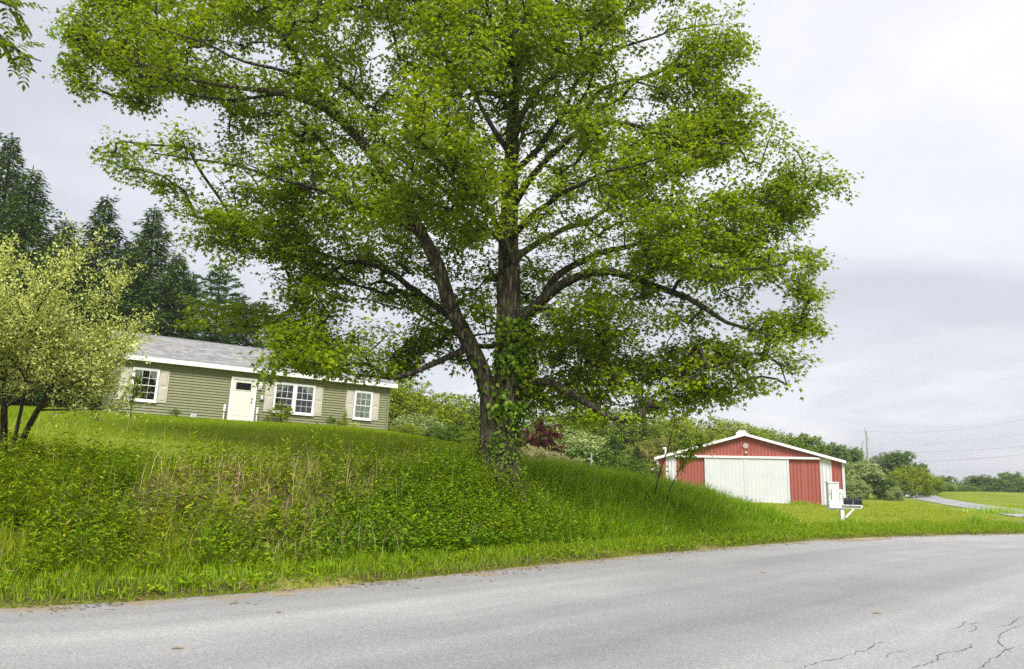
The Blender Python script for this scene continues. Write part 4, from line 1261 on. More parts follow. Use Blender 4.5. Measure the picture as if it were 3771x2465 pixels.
def build_maple():
    T = empty('maple_tree', (at(1850, 1790, TY)[0], TY, 0))
    base = np.array(T.location)
    tag(T, 'huge spreading maple with ivy-wrapped trunk on top of the grassy bank', 'tree')
    pos, par, rad, paths, lead = [], [], [], [], []
    ends = {}
    tpaths = []
    for nm, (pr, pts) in LIMBS.items():
        q = np.array([list(at(x, y, TY + dy)) + [r] for x, y, r, dy in pts])
        q = catmull(q, .28)
        q[:, 3] *= .88 if nm in ('trunk', 'left') else .74
        wob = np.stack([fbm(np.arange(len(q)) * .35 + len(nm) * 3.7 + q[0, 0], k * 5.1, 0, 2) - .5 for k in range(3)], 1)
        amt = (0.05 if nm in ('trunk', 'left') else .22) * np.minimum(1, np.arange(len(q)) / 6.0)
        q[:, :3] += wob * amt[:, None]
        i0 = len(pos)
        pid = -1
        if pr:
            A = np.array(pos)
            pid = ends[pr][0] + int(np.argmin(((A[ends[pr][0]:ends[pr][1]] - q[0, :3]) ** 2).sum(1)))
            q[0, :3] = A[pid] * .7 + q[0, :3] * .3
        for k in range(len(q)):
            pos.append(q[k, :3]); par.append(pid if k == 0 else len(pos) - 2); rad.append(q[k, 3]); lead.append(True)
        ends[nm] = (i0, len(pos))
        sd = 40 if nm == 'trunk' else 28 if nm == 'left' else 12
        tpaths.append((q[:, :3].copy(), q[:, 3].copy(), sd, nm))
    # --- bark-ridged stem meshes
    Vs, Qs, o = [], [], 0
    Vt, Qt, ot = [], [], 0
    for P, Rr, sd, nm in tpaths:
        big = nm in ('trunk', 'left')
        if big:
            t = np.linspace(0, len(P) - 1, len(P) * 3)
            P = np.stack([np.interp(t, np.arange(len(P)), P[:, k]) for k in range(3)], 1); Rr = np.interp(t, np.arange(len(Rr)), Rr)
        v, q = tube_np(P, Rr, sd)
        if big:
            c = np.repeat(P, sd, 0)
            d = v - c
            th = np.tile(np.arange(sd) * 2 * math.pi / sd, len(P))
            zz = v[:, 2]
            rid = (vnoise(np.cos(th) * 5 + 20, np.sin(th) * 5 + 20, zz * 1.2) - .5) * .12 + (vnoise(np.cos(th) * 2 + 9, np.sin(th) * 2 + 9, zz * .5) - .5) * .22
            fl = np.clip((2.3 - zz) / 1.0, 0, 1) * (np.abs(np.sin(th * 2.5)) - .4) * .28
            v = c + d * (1 + rid + fl)[:, None]
            Vt.append(v); Qt.append(q + ot); ot += len(v)
        else:
            Vs.append(v); Qs.append(q + o); o += len(v)
    tr = link('trunk', npmesh('trunk', np.concatenate(Vt) - base, quads=np.concatenate(Qt), smooth=True), M['bark'], T)
    tag(tr, 'furrowed grey-brown trunk forking into a second stem')
    # --- leaf sprays spread through the crown
    g = np.random.default_rng(21)
    want = 4100
    C = []
    strips = [np.array([(p[0], p[1]) for p in LIMBS[k][1]], float) for k in ('left', 'r1', 'trunk')]
    WIN = np.array([(1590, 1010), (1680, 1010), (1800, 1240), (1800, 1000), (1945, 990), (1985, 1040), (2120, 960), (2140, 1040), (1990, 1180), (1955, 1260), (1960, 1400), (1930, 1560), (1760, 1560), (1745, 1420), (1650, 1250)], float)
    tries = 0
    while len(C) < want and tries < 90:
        tries += 1
        n = 4000
        x = g.uniform(200, 3140, n); y = g.uniform(-700, 1570, n)
        ok = in_poly(x, y, SIL)
        for h in HOLES:
            ok &= ~in_poly(x, y, h)
        x, y = x[ok], y[ok]
        d = poly_dist(x, y, SIL)
        ok = d > 12
        x, y, d = x[ok], y[ok], d[ok]
        D = np.clip(d / 150 * .95, .35, 5.6)
        # sprays sit mostly in the outer shell of the crown
        u = g.uniform(-1, 1, len(x)); u = np.sign(u) * np.abs(u) ** .62
        dy = u * D * np.where(u < 0, .92, 1.0)
        low = np.clip((y - 1150) / 350, 0, 1)
        dy = dy * (1 - .45 * low)
        P = np.array([at(a, b, TY + c) for a, b, c in zip(x, y, dy)])
        keep = fbm(P[:, 0] * .62, P[:, 1] * .62, P[:, 2] * .95 + 3, 2) > .47
        front = (dy < .3) & in_poly(x, y, WIN)
        keep &= ~front
        for k, st in enumerate(strips):
            ds = poly_dist(x, y, st, False)
            keep &= ~((dy < -.2) & (ds < (46 if k < 2 else 30)) & (g.random(len(x)) < (.62 if k < 2 else .4)) & (y > (180 if k < 2 else 650)) & ~((k == 0) & (y > 660) & (y < 1010)))
        # thinner on the lower left and the lower right, where the sky shows through
        thin = np.where((y > 980) & (x < 1700), .85, np.where((y > 1150) & (x > 2250), .9, 1.0))
        keep &= g.random(len(x)) < thin
        C += [p for p in P[keep]]
    C = C[:want]
    for k in range(120):                          # dark mass low on the right, behind the trunk
        C.append(at(np.clip(g.normal(2180, 210), 1930, 2520), np.clip(g.normal(1400, 95), 1200, 1540), TY + g.uniform(-1.2, 3.6)))
    for k in range(75):
        C.append(at(g.uniform(1935, 2260), g.uniform(1220, 1500), TY + g.uniform(-.4, 2.6)))
    for tx, ty in ((3085, 692), (3040, 680), (2990, 610), (2960, 800), (2985, 950), (2990, 1100), (2985, 1200), (2900, 1330), (2780, 1430), (2690, 1460), (2800, 430), (2860, 520), (2725, 360), (2715, 190), (2690, 120),
                   (395, 590), (440, 560), (480, 620), (270, 290), (255, 120), (260, 220), (330, 330), (560, 690), (660, 780), (720, 880), (830, 950)):
        for k in range(4):
            C.append(at(tx + g.normal(0, 26), ty + g.normal(0, 20), TY + g.uniform(-.9, .7)))
    for k in range(40):
        C.append(at(np.clip(g.normal(1180, 150), 980, 1450), np.clip(g.normal(1310, 55), 1200, 1390), TY + g.uniform(-3.0, -.8)))
    for k in range(26):
        C.append(at(g.uniform(680, 1100), g.uniform(1120, 1215), TY + g.uniform(.9, 1.9)))
    for nm, (pr, pts) in LIMBS.items():          # sprays all along the outer half of each limb
        if nm in ('trunk',): continue
        i0, i1 = ends[nm]
        for k in range(i0 + int((i1 - i0) * .45), i1, 1):
            e_ = g.normal(0, .42, 3); e_[2] = abs(e_[2]) * .8 - .1
            C.append(pos[k] + e_)
        C.append(pos[i1 - 1] + g.normal(0, .1, 3)); C.append(pos[i1 - 1] + g.normal(0, .25, 3))
    C = np.array(C)
    # --- twigs: every spray grows from the nearest wood
    A = np.zeros((60000, 3)); n0 = len(pos)
    A[:n0] = pos
    ok_root = np.ones(60000, bool)
    i_t = ends['trunk'][0]
    zlow = np.array([p[2] for p in pos])
    for i in range(n0):
        if rad[i] > .22 and zlow[i] < 5.2:
            ok_root[i] = False
    cnt = n0
    ctr = np.array([at(1870, 800, TY)])[0]
    d0 = np.array([np.min(((A[:n0] - c) ** 2).sum(1)) for c in C])
    order = np.argsort(d0)
    twp = []
    ntw = []
    for ci in order:
        c = C[ci]
        v = A[:cnt] - c
        dd = np.sqrt((v ** 2).sum(1))
        # prefer wood that lies inward and lower than the spray
        inw = ((A[:cnt] - ctr) * unit(c - ctr)).sum(1)
        cost = dd * (1 + .35 * (inw > ((c - ctr) * unit(c - ctr)).sum())) + 1.0 * np.maximum(0, A[:cnt, 2] - c[2])
        cost[~ok_root[:cnt]] = 1e9
        j = int(np.argmin(cost))
        a = A[j]
        ln = np.linalg.norm(c - a)
        m = max(2, int(ln / .3))
        t = np.linspace(0, 1, m + 1)[1:, None]
        mid = (a + c) / 2 + np.array([0, 0, .12 * ln]) + g.normal(0, .09 * ln, 3)
        Q = a * (1 - t) ** 2 + 2 * mid * t * (1 - t) + c * t * t
        Q[:-1] += g.normal(0, .025, Q[:-1].shape)
        A[cnt:cnt + m] = Q
        first = cnt
        for k in range(m):
            par.append(j if k == 0 else cnt + k - 1)
        cnt += m
        ntw.append((j, first, first + m))
    wgt = np.zeros(cnt)
    for j, a, b in ntw:
        wgt[b - 1] += 1
    for i in range(cnt - 1, n0 - 1, -1):
        if par[i] >= 0:
            wgt[par[i]] += wgt[i]
    twr = .0095 * np.sqrt(np.maximum(wgt, 1)) + .002
    for j, a, b in ntw:
        P = np.vstack([A[j], A[a:b]])
        Rr = np.concatenate([[min(twr[a], .07)], np.minimum(twr[a:b], .07)])
        Rr[-1] *= .6
        v, q = tube_np(P, Rr, 4)
        Vs.append(v); Qs.append(q + o); o += len(v)
    br = link('branches', npmesh('branches', np.concatenate(Vs) - base, quads=np.concatenate(Qs), smooth=True), M['limb'], T)
    # --- leaves
    LP, LA, LN, LL_, LW_ = [], [], [], [], []
    for j, a, b in ntw:
        c = A[b - 1]
        dirv = unit(A[b - 1] - A[b - 2])
        k = int(g.integers(36, 58))
        rr = g.uniform(.30, .58)
        off = g.normal(0, 1, (k, 3)); off = unit(off) * (g.random((k, 1)) ** .45) * rr
        off[:, 2] *= .45
        p = c + off + dirv * g.uniform(-.35, .15, (k, 1))
        out = unit(off * np.array([1, 1, .3]) + dirv * .15)
        aa = unit(out + np.stack([g.normal(0, .45, k), g.normal(0, .45, k), g.uniform(-.75, .05, k)], 1))
        nn = unit(np.array([0, 0, 1.0]) + out * .45 + g.normal(0, .42, (k, 3)))
        LP.append(p); LA.append(aa); LN.append(nn)
        s = g.uniform(.07, .135, k)
        LL_.append(s); LW_.append(s * g.uniform(.9, 1.12, k))
    # a few leaves along the twigs
    for j, a, b in ntw:
        if b - a > 2:
            k = int((b - a) * 2)
            idx = g.integers(a, b, k)
            p = A[idx] + g.normal(0, .10, (k, 3))
            LP.append(p); LA.append(unit(g.normal(0, 1, (k, 3)) + np.array([0, 0, -.3]))); LN.append(unit(g.normal(0, .5, (k, 3)) + np.array([0, 0, 1])))
            s = g.uniform(.075, .12, k); LL_.append(s); LW_.append(s)
    me = leaves_mesh('crown', np.concatenate(LP) - base, np.concatenate(LA), np.concatenate(LN), np.concatenate(LL_), np.concatenate(LW_), 'lobed', .15)
    cr = link('crown', me, M['maple'], T)
    print('maple leaves', len(me.polygons) // 4, 'twig nodes', cnt)
    # --- ivy on the trunk
    Vn = empty('climbing_vine', (base[0], base[1], 0))
    tag(Vn, 'leafy green vine climbing the lower trunk of the huge maple', 'vine')
    tp = {nm: (P, Rr) for P, Rr, sd, nm in tpaths}
    LP, LA, LN, LL_, LW_ = [], [], [], [], []
    stems = []
    for nm, n, lo, hi in (('trunk', 5200, 0, 5.2), ('left', 1500, 0, 4.3)):
        P, Rr = tp[nm]
        z = P[:, 2]
        zz = 1.35 + (hi - 1.35) * g.random(n) ** (1.0 if nm == 'trunk' else 1.5)
        th = g.uniform(0, 2 * math.pi, n)
        # thick on the right-hand side above, thin where the bark shows
        side = np.cos(th - R_(-35))
        dens = np.where(zz > 2.6, .35 + .8 * np.clip(side, -.2, 1), .62) * (fbm(th * 1.4 + 5, zz * 1.1, 0, 3) > .40)
        if nm == 'left':
            dens = np.where(zz > 2.6, .12, .55) * (fbm(th * 1.4 + 25, zz * 1.1, 0, 3) > .47)
        k = g.random(n) < dens
        zz, th = zz[k], th[k]
        c = np.stack([np.interp(zz, z, P[:, i]) for i in range(3)], 1)
        r = np.interp(zz, z, Rr) * 1.08 + g.random(len(zz)) ** 2.2 * np.where(zz > 2.8, .42, .22)
        rd = np.stack([np.cos(th), np.sin(th), np.zeros(len(th))], 1)
        LP.append(c + rd * r[:, None]); LN.append(unit(rd + np.array([0, 0, .7]) + g.normal(0, .35, rd.shape)))
        LA.append(unit(np.stack([g.normal(0, .6, len(th)), g.normal(0, .6, len(th)), -np.ones(len(th)) * .7], 1)))
        s = np.where(zz > 2.9, g.uniform(.09, .17, len(zz)), g.uniform(.05, .10, len(zz)))
        LL_.append(s); LW_.append(s * .75)
        for q in range(7 if nm == 'trunk' else 3):
            t0 = g.uniform(0, 6.28)
            zs = np.linspace(1.3, g.uniform(2.4, hi), 14)
            cc = np.stack([np.interp(zs, z, P[:, i]) for i in range(3)], 1)
            ths = t0 + np.cumsum(g.normal(0, .12, 14))
            rs = np.interp(zs, z, Rr) * 1.10 + .01
            stems.append((cc + np.stack([np.cos(ths) * rs, np.sin(ths) * rs, np.zeros(14)], 1) - [base[0], base[1], 0], np.linspace(.018, .007, 14), 5))
    link('leaves', leaves_mesh('leaves', np.concatenate(LP) - [base[0], base[1], 0], np.concatenate(LA), np.concatenate(LN), np.concatenate(LL_), np.concatenate(LW_), 'oval6'), M['vine'], Vn)
    link('stems', tubes_mesh('stems', stems), M['bark'], Vn)


build_maple()

# ------------------------------------------------------------------ other trees


def spruce_proto(h, r, seed, mat, droop=.45, dens=1.0, pine=False):
    g = np.random.default_rng(seed)
    T = empty('spruce_tree' if not pine else 'pine_tree')
    z = np.linspace(0, h, 24)
    tr = [(np.stack([np.sin(z * .3 + seed) * .08, np.cos(z * .23) * .08, z], 1), np.linspace(h * .013, .02, 24), 8)]
    P, A, Nn, Ls, Ws = [], [], [], [], []
    zz = .6 if not pine else h * .12
    while zz < h * .985:
        t = zz / h
        nb = int(g.integers(6, 9)) if not pine else int(g.integers(4, 7))
        a0 = g.uniform(0, 6.28)
        for b in range(nb):
            az = a0 + b * 6.283 / nb + g.normal(0, .2)
            L = r * (1 - t) ** (1.0 if not pine else .6) * g.uniform(.55, 1.18) + .12 + .25 * (g.random() < .12)
            d = np.array([math.cos(az), math.sin(az), 0])
            m = max(3, int(L / .35))
            s = np.linspace(0, 1, m + 1)
            up = (.35 * t - droop * (1 - t)) if not pine else .25
            bp = np.stack([d[0] * L * s, d[1] * L * s, zz + up * L * s + .22 * L * s ** 2 * (1 if not pine else .4)], 1)
            tr.append((bp, np.linspace(.035 * (1 - t) + .008, .006, m + 1), 4))
            k = int((L / .35) * 13 * dens)
            u = g.random(k) ** .7
            c = np.stack([np.interp(u, s, bp[:, i]) for i in range(3)], 1)
            sd = np.cross(d, [0, 0, 1])
            wd = (.2 + .6 * L / max(r, 1) * (1 - u * .5))
            c = c + sd * (g.uniform(-1, 1, k) * wd)[:, None] + np.array([0, 0, -1]) * (g.random(k) * (.38 if not pine else .1))[:, None]
            aa = unit(d * g.uniform(.2, 1, (k, 1)) + sd * g.uniform(-.8, .8, (k, 1)) + np.array([0, 0, 1]) * g.uniform(-.9 if not pine else -.2, .35 if not pine else .8, (k, 1)))
            P.append(c); A.append(aa); Nn.append(unit(g.normal(0, .5, (k, 3)) + np.array([0, 0, .8])))
            ln = g.uniform(.2, .42, k); Ls.append(ln); Ws.append(ln * g.uniform(.22, .38, k))
        zz += g.uniform(.40, .62) * (.7 + .5 * (1 - t)) * (1 if not pine else 1.5)
    link('trunk', tubes_mesh('trunk', tr), M['bark2'], T)
    me = leaves_mesh('crown', np.concatenate(P), np.concatenate(A), np.concatenate(Nn), np.concatenate(Ls), np.concatenate(Ws), 'oval', .25)
    link('crown', me, mat, T)
    return T


def broad_proto(name, h, rx, seed, mat, lobes=16, nleaf=5200, size=.30, trunk=True, crown_lo=.18, rough=.36, kind='oval', bark='bark2', flat=1.0):
    """trunk, limbs to each lobe and leaves in clumps on the lobes"""
    g = np.random.default_rng(seed)
    T = empty(name)
    zc, rz = h * (1 + crown_lo) / 2, h * (1 - crown_lo) / 2
    L = []
    for i in range(lobes):
        d = unit(g.normal(0, 1, 3))
        k = g.uniform(.45, .86)
        L.append((np.array([d[0] * rx * k, d[1] * rx * k, zc + d[2] * rz * k * flat]), rough * min(rx, rz) * g.uniform(.65, 1.2)))
    L.append((np.array([0, 0, h - .35 * rz]), .33 * rz))
    L.append((np.array([0, 0, zc]), .55 * min(rx, rz)))
    tr = []
    zt = h * .8 if trunk else h * .5
    z = np.linspace(-.3, zt, 10)
    r0 = max(.03, h * .016)
    tr.append((np.stack([np.sin(z * .4 + seed) * .03 * h * .2, np.cos(z * .5 + seed) * .02 * h * .2, z], 1), np.linspace(r0, r0 * .25, 10), 7))
    for c, r in L:
        s0 = np.array([0, 0, min(c[2] * .55, zt * .9)])
        t = np.linspace(0, 1, 6)[:, None]
        m = (s0 + c) / 2 + g.normal(0, .05 * h, 3)
        tr.append((s0 * (1 - t) ** 2 + 2 * m * t * (1 - t) + c * t * t, np.linspace(r0 * .5, r0 * .1, 6), 5))
        for q in range(4):
            e = c + unit(g.normal(0, 1, 3)) * r * .9
            tr.append((c * (1 - t) + e * t + np.sin(t * 3) * .05, np.linspace(r0 * .15, r0 * .05, 6), 4))
    wts = np.array([r * r for c, r in L]); wts /= wts.sum()
    P, A, Nn = [], [], []
    for (c, r), wq in zip(L, wts):
        k = int(nleaf * wq)
        cl = max(4, k // 14)
        dcl = unit(g.normal(0, 1, (cl, 3))) * r * g.uniform(.55, 1.12, (cl, 1))
        idx = g.integers(0, cl, k)
        off = g.normal(0, .16 * r + .04 * size, (k, 3)); off[:, 2] *= .6
        p = c + dcl[idx] + off
        o_ = unit(dcl[idx])
        P.append(p)
        A.append(unit(o_ * np.array([1, 1, .2]) + g.normal(0, .5, (k, 3)) + np.array([0, 0, -.25])))
        Nn.append(unit(np.array([0, 0, 1.0]) + o_ * .7 + g.normal(0, .4, (k, 3))))
    P = np.concatenate(P); A = np.concatenate(A); Nn = np.concatenate(Nn)
    k = P[:, 2] > .02
    P, A, Nn = P[k], A[k], Nn[k]
    s = g.uniform(.6, 1.25, len(P)) * size
    link('trunk' if trunk else 'stems', tubes_mesh('stems', tr), M[bark], T)
    link('crown' if trunk else 'foliage', leaves_mesh('crown', P, A, Nn, s, s * g.uniform(.55, .8, len(P)), kind), mat, T)
    return T


PROTO, USED = {}, set()


def place(key, X, Y, zb, height, ph, label, cat, group=None, wide=1.0, rz=None, mat=None, name=None):
    p = PROTO[key]
    if key in USED:
        o = copy_tree(p)
    else:
        o = p; USED.add(key)
    k = height / ph
    o.location = (X, Y, zb)
    o.scale = (k * wide, k * wide, k)
    o.rotation_euler = (0, 0, random.uniform(0, 6.28) if rz is None else rz)
    if name: o.name = name
    for c in o.children:
        if c.name.startswith(('crown', 'foliage')):
            if mat is None:
                c.material_slots[0].link = 'DATA'
            else:
                c.material_slots[0].link = 'OBJECT'
                c.material_slots[0].material = mat
    for q in ('label', 'category', 'group'):
        if q in o: del o[q]
    return tag(o, label, cat, group)


def place_px(key, ph, x, ytop, Y, label, cat, group=None, wide=1.0, base=None, mat=None, name=None):
    t = at(x, ytop, Y)
    zb = float(hgt(t[0], Y)) - .15 if base is None else base
    return place(key, t[0], Y, zb, t[2] - zb, ph, label, cat, group, wide, None, mat, name)


PROTO['s1'] = spruce_proto(20, 4.3, 1, M['spruce'])
PROTO['s2'] = spruce_proto(20, 4.9, 2, M['spruce'], .55)
PROTO['p1'] = spruce_proto(14, 3.8, 3, M['pine'], .2, 1.5, True)
g_ = 'tall conifers behind the house'
place_px('s1', 20, 48, 490, 46, 'tallest dark spruce at the left edge behind the pale shrub', 'tree', g_, 1.35)
place_px('s2', 20, 130, 610, 43, 'dark spruce with a ragged shoulder just right of the tallest spruce', 'tree', g_, 1.45)
place_px('s1', 20, 396, 715, 48, 'pointed dark spruce rising above the left end of the roof', 'tree', g_, 1.5)
place_px('s2', 20, 575, 752, 49, 'broad drooping spruce behind the left half of the house roof', 'tree', g_, 1.5)
place_px('p1', 14, 815, 982, 52, 'rounder blue-green pine behind the middle of the house roof', 'tree', g_, 1.25)
place_px('p1', 14, 960, 1120, 54, 'lower pine behind the roof ridge under the maple boughs', 'tree', g_, 1.3)
place_px('s1', 20, 1185, 1140, 56, 'slim conifer standing behind the right part of the house roof', 'tree', g_, 1.0)
place_px('s2', 20, 250, 800, 55, 'dark spruce half hidden between the two pointed spruces', 'tree', g_, 1.8)
place_px('s1', 20, -160, 560, 50, 'dark spruce at the far left whose right boughs reach into view', 'tree', g_, 1.1)
place_px('p1', 14, 700, 1010, 57, 'dark pine filling the gap left of the blue-green pine', 'tree', g_, 1.3)

place_px('s2', 20, 490, 900, 53, 'dark spruce filling the gap left of the drooping spruce', 'tree', g_, 1.9)
place_px('s1', 20, 660, 930, 54, 'dark spruce between the drooping spruce and the blue-green pine', 'tree', g_, 1.9)
place_px('s2', 20, 330, 960, 58, 'low dark spruce behind the pointed spruce at the roof end', 'tree', g_, 2.0)
place_px('s1', 20, 885, 1090, 58, 'dark conifer low behind the roof ridge right of the pine', 'tree', g_, 2.2)
place_px('s2', 20, 1060, 1180, 60, 'lowest dark conifer showing over the middle of the roof', 'tree', g_, 2.2)

PROTO['a'] = broad_proto('broadleaf_tree', 10, 4.0, 31, M['lime'], 24, 11500, .30)
PROTO['b'] = broad_proto('broadleaf_tree', 10, 4.6, 32, M['mid'], 26, 12500, .30)
PROTO['c'] = broad_proto('broadleaf_tree', 10, 3.6, 33, M['bluegreen'], 20, 10000, .33)
PROTO['d'] = broad_proto('shrub', 3, 2.0, 34, M['mid'], 16, 9000, .12, False, .0, .42)
PROTO['e'] = broad_proto('shrub', 3, 2.2, 35, M['olive'], 20, 13000, .12, False, .0, .36)
g_ = 'woodland beyond the house and barn'
place_px('a', 10, 1500, 1385, 57, 'light green tree right of the house corner', 'tree', g_, 1.0)
place_px('a', 10, 1625, 1440, 60, 'yellow-green tree midway between the house and the maple trunk', 'tree', g_, 1.2)
place_px('b', 10, 1735, 1450, 63, 'green tree showing just left of the maple trunk', 'tree', g_, 1.1)
place_px('b', 10, 1390, 1370, 72, 'deep green tree behind the right gable of the house', 'tree', g_, 1.1, None, M['deep'])
place_px('b', 10, 2040, 1500, 76, 'green tree behind the dark red tree', 'tree', g_, 1.3)
place_px('a', 10, 2200, 1490, 78, 'light green tree between the maple trunk and the barn', 'tree', g_, 1.2)
place_px('b', 10, 2320, 1500, 74, 'dense green tree left of the barn under the low maple bough', 'tree', g_, 1.15, None, M['mid'])
place_px('a', 10, 2420, 1520, 84, 'bright tree rising behind the left end of the barn', 'tree', g_, 1.2)
place_px('a', 10, 2540, 1528, 88, 'bright green tree behind the left slope of the barn roof', 'tree', g_, 1.25)
place_px('b', 10, 2650, 1535, 92, 'rounded tree behind the left of the barn ridge', 'tree', g_, 1.2, None, M['lime'])
place_px('a', 10, 2760, 1550, 92, 'rounded tree directly behind the barn ridge', 'tree', g_, 1.25)
place_px('b', 10, 2860, 1580, 94, 'green tree behind the right slope of the barn roof', 'tree', g_, 1.2)
place_px('c', 10, 2950, 1598, 96, 'small crowned tree above the right barn eave', 'tree', g_, 1.2, None, M['mid'])
place_px('c', 10, 3062, 1630, 98, 'airy tree with thin crown right of the barn roof', 'tree', g_, 1.0)
place_px('c', 10, 3135, 1648, 102, 'grey-green tree left of the utility pole', 'tree', g_, 1.1)
place_px('b', 10, 3235, 1665, 108, 'round tree just right of the utility pole', 'tree', g_, 1.0, None, M['bluegreen'])
place_px('c', 10, 3310, 1660, 104, 'tallest round-headed tree right of the pole', 'tree', g_, 1.25)
place_px('c', 10, 3385, 1705, 112, 'thin feathery tree above the green hedge bushes', 'tree', g_, .9)
for i, (x, y, Y, w_, key, lab) in enumerate([
        (3470, 1752, 112, 1.3, 'c', 'grey-green tree where the side road disappears'), (3530, 1768, 116, 1.4, 'b', 'low wide tree at the left end of the field'), (3600, 1752, 128, 1.5, 'c', 'first rounded tree along the far side of the field'),
        (3650, 1748, 126, 1.5, 'b', 'broad tree in the middle of the far field edge'), (3722, 1738, 130, 1.3, 'c', 'tallest tree on the far field edge'), (3775, 1760, 122, 1.5, 'b', 'tree at the right edge of the photo behind the field'),
        (3850, 1755, 128, 1.5, 'c', 'tree beyond the right edge of the field'), (3950, 1760, 126, 1.5, 'b', 'outermost tree beyond the field')]):
    place_px(key, 10, x, y, Y, lab, 'tree', 'trees along the far field', w_, -2.2, M['bluegreen'] if key == 'b' else None)
for x, y, Y, w_, lab in ((2120, 1590, 52, 1.0, 'short dark spruce behind the pale flowering shrubs'), (2260, 1600, 56, 1.05, 'shadowy spruce between the saplings and the barn'), (2345, 1640, 58, 1.0, 'low dark spruce close to the left barn wall')):
    place_px('s2', 20, x, y, Y, lab, 'tree', 'small spruces left of the barn', 1.9)
g_ = 'shrubs and bushes'
place_px('a', 10, 2400, 1610, 61, 'yellow-green bushy tree at the left corner of the barn', 'tree', 'woodland beyond the house and barn', 1.2, None, M['yellow'])
place_px('e', 3, 2395, 1700, 56, 'pale yellow-green shrub against the left barn corner', 'shrub', g_, 1.0, None, M['yellow'])
place_px('e', 3, 3190, 1690, 70, 'large silvery olive bush right of the barn', 'shrub', g_, 1.15)
place_px('e', 3, 3140, 1760, 66, 'smaller silvery bush tucked against the right barn corner', 'shrub', g_, 1.1)
place_px('d', 3, 3262, 1755, 68, 'dark green bush at the foot of the olive bush', 'shrub', g_, 1.0, None, M['deep'])
place_px('e', 3, 3300, 1790, 66, 'pale low bush beside the dark green bush', 'shrub', g_, .9)
place_px('d', 3, 3365, 1718, 80, 'large bright green bush beside the side road', 'shrub', g_, 1.15, None, M['lime'])
place_px('d', 3, 3430, 1752, 88, 'mid green bush left of where the lane vanishes', 'shrub', g_, 1.2)
place_px('d', 3, 3490, 1775, 98, 'olive green bush behind the end of the side road', 'shrub', g_, 1.5, None, M['olive'])
place_px('d', 3, 3400, 1800, 84, 'low green bush by the side road verge', 'shrub', g_, 1.3, None, M['mid'])
place_px('d', 3, 3570, 1790, 108, 'low bush at the left corner of the field', 'shrub', g_, 1.8, None, M['bluegreen'])
place_px('d', 3, 1495, 1560, 41, 'dense rounded bush beside the right house corner', 'shrub', g_, 1.35, None, M['lime'])
place_px('d', 3, 1560, 1525, 46, 'taller bush on the lawn edge right of the house', 'shrub', g_, 1.2, None, M['olive'])
place_px('d', 3, 1640, 1560, 44, 'dark shrub at the brow of the lawn left of the maple', 'shrub', g_, 1.2, None, M['deep'])
place_px('d', 3, 1730, 1590, 44, 'low green shrub behind the maple trunk', 'shrub', g_, 1.3)
place_px('d', 3, 2100, 1585, 44, 'grey-green feathery shrub below the dark red tree', 'shrub', g_, 1.3, None, M['olive'])
place_px('d', 3, 2190, 1640, 42, 'green shrub behind the thin stake', 'shrub', g_, 1.2, None, M['deep'])
place_px('d', 3, 2290, 1680, 46, 'deep green shrub left of the barn saplings', 'shrub', g_, 1.5, None, M['deep'])
PROTO['j'] = broad_proto('red_leaf_tree', 3.4, 1.5, 36, M['red'], 14, 3200, .12, True, .35, .34)
place_px('j', 3.4, 1992, 1532, 40, 'small dark red leaved ornamental tree right of the maple trunk', 'tree', None, 1.0)
PROTO['f'] = broad_proto('flowering_shrub', 1.2, 1.1, 37, M['blossom'], 12, 2600, .10, False, .0, .4)
for x, y, Y, lab in ((1945, 1632, 29.5, 'cream and pink flowering shrub next to the maple trunk'), (2010, 1645, 28.6, 'second cream flowering shrub along the lawn brow'), (2075, 1668, 27.6, 'third and lowest cream flowering shrub on the lawn brow')):
    place_px('f', 1.2, x, y, Y, lab, 'shrub', 'flowering shrubs on the lawn brow', 1.0)


# foundation planting in front of the house
def at_house(u, out, z=0):
    y_ = R_(31)
    return -13.643 + u * math.cos(y_) + out * math.sin(y_), 35.957 + u * math.sin(y_) - out * math.cos(y_)


PROTO['h'] = broad_proto('shrub', 1.3, .8, 38, M['lime'], 12, 1900, .085, False, .0, .42)
for u, out, h_, w_, mt, lab in ((2.35, .75, 1.12, .95, 'lime', 'yellow-green bush under the double window'), (4.9, .6, .55, 1.0, 'mid', 'small round bush right of the double window'), (5.4, .7, .36, 1.6, 'lime', 'low spreading plant beneath the right window'),
                                (1.75, .5, .40, .8, 'mid', 'small weed clump beside the front door'), (6.2, .6, .34, 1.5, 'cream', 'pale low plant below the right-hand shutter'), (5.75, .35, 1.0, .25, 'lime', 'thin upright plant against the right-hand window shutter'), (-2.4, .5, .42, 1.1, 'mid', 'reddish-based weed clump below the wall vent')):
    x, y = at_house(u, out)
    place('h', x, y, float(hgt(x, y)) + .04, h_, 1.3, lab, 'shrub', 'plants along the house front', w_, None, M[mt])
PROTO['sap'] = broad_proto('sapling', 2.2, .9, 39, M['mid'], 9, 700, .11, True, .25, .3)
x, y = at_house(-4.6, 6.0)
place('sap', x, y, float(hgt(x, y)), 1.75, 2.2, 'young leafy sapling in front of the left window', 'sapling', None, .8, None, None)


